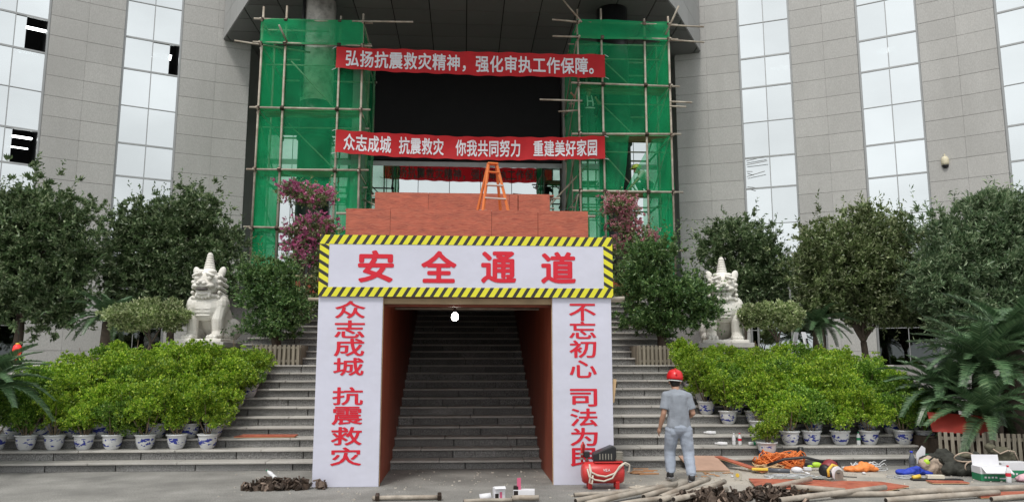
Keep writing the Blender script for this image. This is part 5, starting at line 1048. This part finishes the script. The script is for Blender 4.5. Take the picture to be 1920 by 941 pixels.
# circular saw
cs = thing('circular_saw', 'white circular saw with an orange grip standing on the red sheet', 'saw', (5.42, 11.28, .04), R_(20))
MB().tube([(0, -.03, .10), (0, .03, .10)], .10, 20).build('blade_guard', m_white, cs, True, .008); MB().tube([(.02, -.04, .07), (.02, -.036, .07)], .085, 20).build('blade', m_metal, cs); MB().tube([(-.14, .02, .08), (-.02, .03, .10)], [.045, .055], 12).build('motor', m_blk, cs, True); MB().tube([(-.14, .0, .06), (-.15, 0, .15), (-.06, 0, .22), (.03, 0, .19)], .02, 8).build('grip', m_yel, cs, True); MB().b2(-.16, .14, -.06, .10, .0, .008).build('base_plate', m_metal, cs); MB().lathe([(.02, 0), (.03, .005), (.02, .01)], 10).build('hub', m_blk, cs).location = (0, -.045, .1); MB().tube([(.1, .02, .09), (.22, .06, .03), (.45, .05, .012)], .008, 6).build('power_cord', m_blk, cs, True)
am = thing('angle_grinder', 'dark red and black power tool with a thick black hose', 'power tool', (5.70, 12.05, 0), R_(35)); MB().tube([(-.14, 0, .09), (.0, 0, .12), (.14, 0, .10)], [.10, .13, .09], 16).build('casing', M('dark_red_plastic', (.22, .03, .035), .45, .1), am, True); MB().tube([(-.2, 0, .08), (-.13, 0, .09)], [.08, .1], 14).build('end_cap', m_blk, am, True); MB().tube([(.0, -.1, .06), (.05, -.13, .14), (.1, -.08, .2), (.14, 0, .18)], .022, 8).build('handle', m_blk, am, True); MB().tube([(-.05, .08, .2), (-.2, .3, .26), (-.38, .55, .22), (-.55, .75, .12)], .022, 8).build('hose', m_blk, am, True)
dr = thing('cordless_drill', 'black and lime green cordless drill lying by the steps', 'drill', (5.72, 12.62, .03), R_(-12)); MB().tube([(-.16, 0, .05), (.0, 0, .055), (.10, 0, .05)], [.035, .042, .03], 12).build('housing', m_blk, dr, True); MB().ell((.02, -.01, .06), (.085, .045, .045)).build('motor_shell', m_lime, dr, True); MB().tube([(-.12, -.06, .03), (-.02, 0, .04)], .026, 8).build('grip', m_lime, dr, True); MB().b2(-.2, -.08, -.12, -.05, -.02, .03).build('battery', m_white, dr, bevel=.006); MB().tube([(.1, 0, .05), (.17, 0, .048)], [.02, .01], 10).build('chuck', m_metal, dr, True)
rc = thing('nail_gun', 'black nail gun lying on the lowest step behind the lime drill', 'power tool', (5.72, 13.35, sz(0)), R_(10)); MB().tube([(-.2, 0, .05), (.1, 0, .07)], .035, 10).build('barrel', m_blk, rc, True); MB().tube([(.1, 0, .0), (.1, 0, .15)], .05, 12).build('head', m_blk, rc, True); MB().tube([(-.05, 0, .05), (-.1, -.1, .02)], .025, 8).build('grip', m_blk, rc, True); MB().tube([(-.2, 0, .05), (-.3, .03, .04)], .02, 8).build('nose', m_metal, rc, True)
ut = thing('caulking_gun', 'yellow-handled tool lying on dark sheeting beside the sloping red plank', 'tool', (4.70, 12.28, .03), R_(-18)); MB().b2(-.15, .1, -.03, .03, .02, .06).build('handle', m_yel, ut, bevel=.012); MB().tube([(.1, 0, .03), (.42, -.03, .03)], .035, 8).build('sleeve', m_smoke, ut, True); MB().ell((.52, -.03, .05), (.09, .06, .05)).build('head', m_white, ut, True)
sp = thing('foil_sheet', 'crumpled silver foil sheeting lying behind the big red sheet', 'foil', (5.0, 11.62, 0), 0); mb = MB(); V = [(-.5 + i * .09, -.1 + j * .07, .012 + .035 * abs(math.sin(i * 1.7 + j * 2.3))) for i in range(12) for j in range(4)]; mb.add(V, [(i * 4 + j, (i + 1) * 4 + j, (i + 1) * 4 + j + 1, i * 4 + j + 1) for i in range(11) for j in range(3)]); mb.build('foil', M('silver_foil', (.6, .6, .6), .3, .1, metal=.7), sp)
tb = thing('tool_case', 'black and cream tool case lying open before the beige bag', 'tool case', (6.95, 11.42, 0), R_(-8)); MB().b2(-.3, .42, -.06, .06, .0, .03).build('tray', m_blk, tb, bevel=.008); MB().b2(-.08, .16, -.045, .045, .031, .085).build('cream_block', M('cream_block', (.60, .56, .46), .6, .05), tb, bevel=.006); MB().tube([(-.28, 0, .04), (-.16, .03, .06)], .03, 8).build('yellow_roll', m_yel, tb, True)
pk = thing('white_card', 'torn white carton flap standing behind the beige tool bag', 'card', (7.42, 12.42, .0), R_(10)); mb = MB(); mb.prism([(-.10, .12), (.06, .16), (.11, .36), (.05, .40), (-.08, .28)], -.003, .003); c_ = mb.build('face', m_white, pk); c_.rotation_euler = (R_(82), 0, 0); MB().box((.25, .02, .20), (.36, .2, .02), Matrix.Rotation(.5, 3, 'X')).build('green_lid', m_green, pk)
ps = blob('plastic_bag', 'clear and pink plastic wrapping crumpled by the water bottle', 'bag', (8.22, 11.22, 0), [(0, 0, .05, .12, .09, .06), (.12, .03, .08, .09, .08, .08), (.06, -.03, .12, .06, .05, .05)], M('pink_wrap', (.66, .40, .45), .4, .25, 9))
fan = thing('cutting_disc', 'round cutting disc leaning at the corner of the red sheet', 'disc', (4.08, 11.62, .075), R_(40)); MB().tube([(-.004, 0, 0), (.004, 0, 0)], .075, 20).build('disc', M('disc_grey', (.45, .42, .36), .6, .1), fan); MB().tube([(-.008, 0, 0), (.008, 0, 0)], .03, 12).build('flange', m_yel, fan)
# crumbs of plaster and litter: too many to count
cr = MB()
for i in range(420):
    x = rnd.gauss(4.4, 2.2); y = rnd.uniform(10.2, 13.0); s = rnd.uniform(.006, .022); cr.box((x, y, s * .4), (s * 1.6, s, s * .8), Matrix.Rotation(rnd.uniform(0, 3), 3, 'Z'))
for i in range(90):
    x = rnd.uniform(-3.6, 1.2); y = rnd.uniform(10.6, 13.0); s = rnd.uniform(.005, .014); cr.box((x, y, s * .4), (s * 1.6, s, s * .8), Matrix.Rotation(rnd.uniform(0, 3), 3, 'Z'))
tag(cr.build('debris', M('debris', (.48, .44, .38), .8, .35, 30)), 'small crumbs of plaster and litter scattered over the forecourt', 'debris', kind='stuff')
for i in range(9):
    o = blob('paper_scrap', 'scrap of white paper lying on the ground by the tools', 'litter', (rnd.uniform(3.9, 6.6), rnd.uniform(11.7, 13.0), 0), [(0, 0, .012, .05, .03, .014), (.03, .01, .02, .03, .03, .018)], m_white, .008, rz=rnd.uniform(0, 6)); o['group'] = 'paper scraps by the tools'

# ---------------------------------------------------------------- things on the terraces
fs = thing('folding_sign', 'white folding sign standing beside the dome-clipped bush', 'sign', (7.68, 17.35, ZT_), R_(38)); 
for s in (-1, 1): MB().box((0, s * .16, .38), (.20, .02, .74), Matrix.Rotation(s * .2, 3, 'X')).build('panel', m_white, fs, bevel=.01)
MB().box((0, -.172, .52), (.07, .004, .16), Matrix.Rotation(-.2, 3, 'X')).build('emblem', m_blk, fs)
ln_ = thing('red_lantern', 'red lantern hanging in the shade beside the tall tree trunk', 'lantern', (-9.70, 17.6, 1.88)); MB().lathe([(.05, 0), (.10, .04), (.125, .12), (.125, .18), (.10, .26), (.05, .30)], 18).build('shade', emit('lantern_red', (.85, .03, .03), .5), ln_, True); ln_.scale = (.72, .72, .85); MB().lathe([(.055, .295), (.055, .33), (.01, .335)], 12).build('top_cap', m_yel, ln_, True); MB().tube([(0, 0, .33), (0, 0, .9)], .006, 6).build('cord', m_blk, ln_); MB().tube([(0, 0, .0), (0, 0, -.16)], [.01, .022], 8).build('tassel', m_helm, ln_)
for s, x in ((-1, -4.13), (1, 4.34)):
    rb = thing('red_stand', 'red panelled stand at the head of the stairs beside the %s column' % ('marble' if s < 0 else 'black'), 'stand', (x, 21.0, sz(21)), 0, 'red stands at the head of the stairs'); MB().b2(-.45, .45, 0, .4, .18, .62).build('panel', m_plyd, rb); MB().b2(-.5, .5, -.03, .43, .62, .68).build('top_board', m_bamboo, rb)
    for q in (-.42, .42): MB().b2(q - .04, q + .04, .02, .38, 0, .18).build('foot', m_bamboo, rb)
# glazed balustrade by the wing
gb = thing('glass_balustrade', 'grey framed glass balustrade behind the thin-crowned tree', 'railing', (10.2, 23.6, ZT_), R_(-20)); 
for x in (-1.0, 0, 1.0): MB().b2(x - .03, x + .03, -.03, .03, 0, 3.5).build('post', m_alu, gb)
for z in (2.35, 3.45): MB().b2(-1.03, 1.03, -.035, .035, z, z + .07).build('rail', m_alu, gb)
for x in (-.97, .03): MB().b2(x, x + .94, -.006, .006, .1, 2.34).build('pane', m_ent, gb)
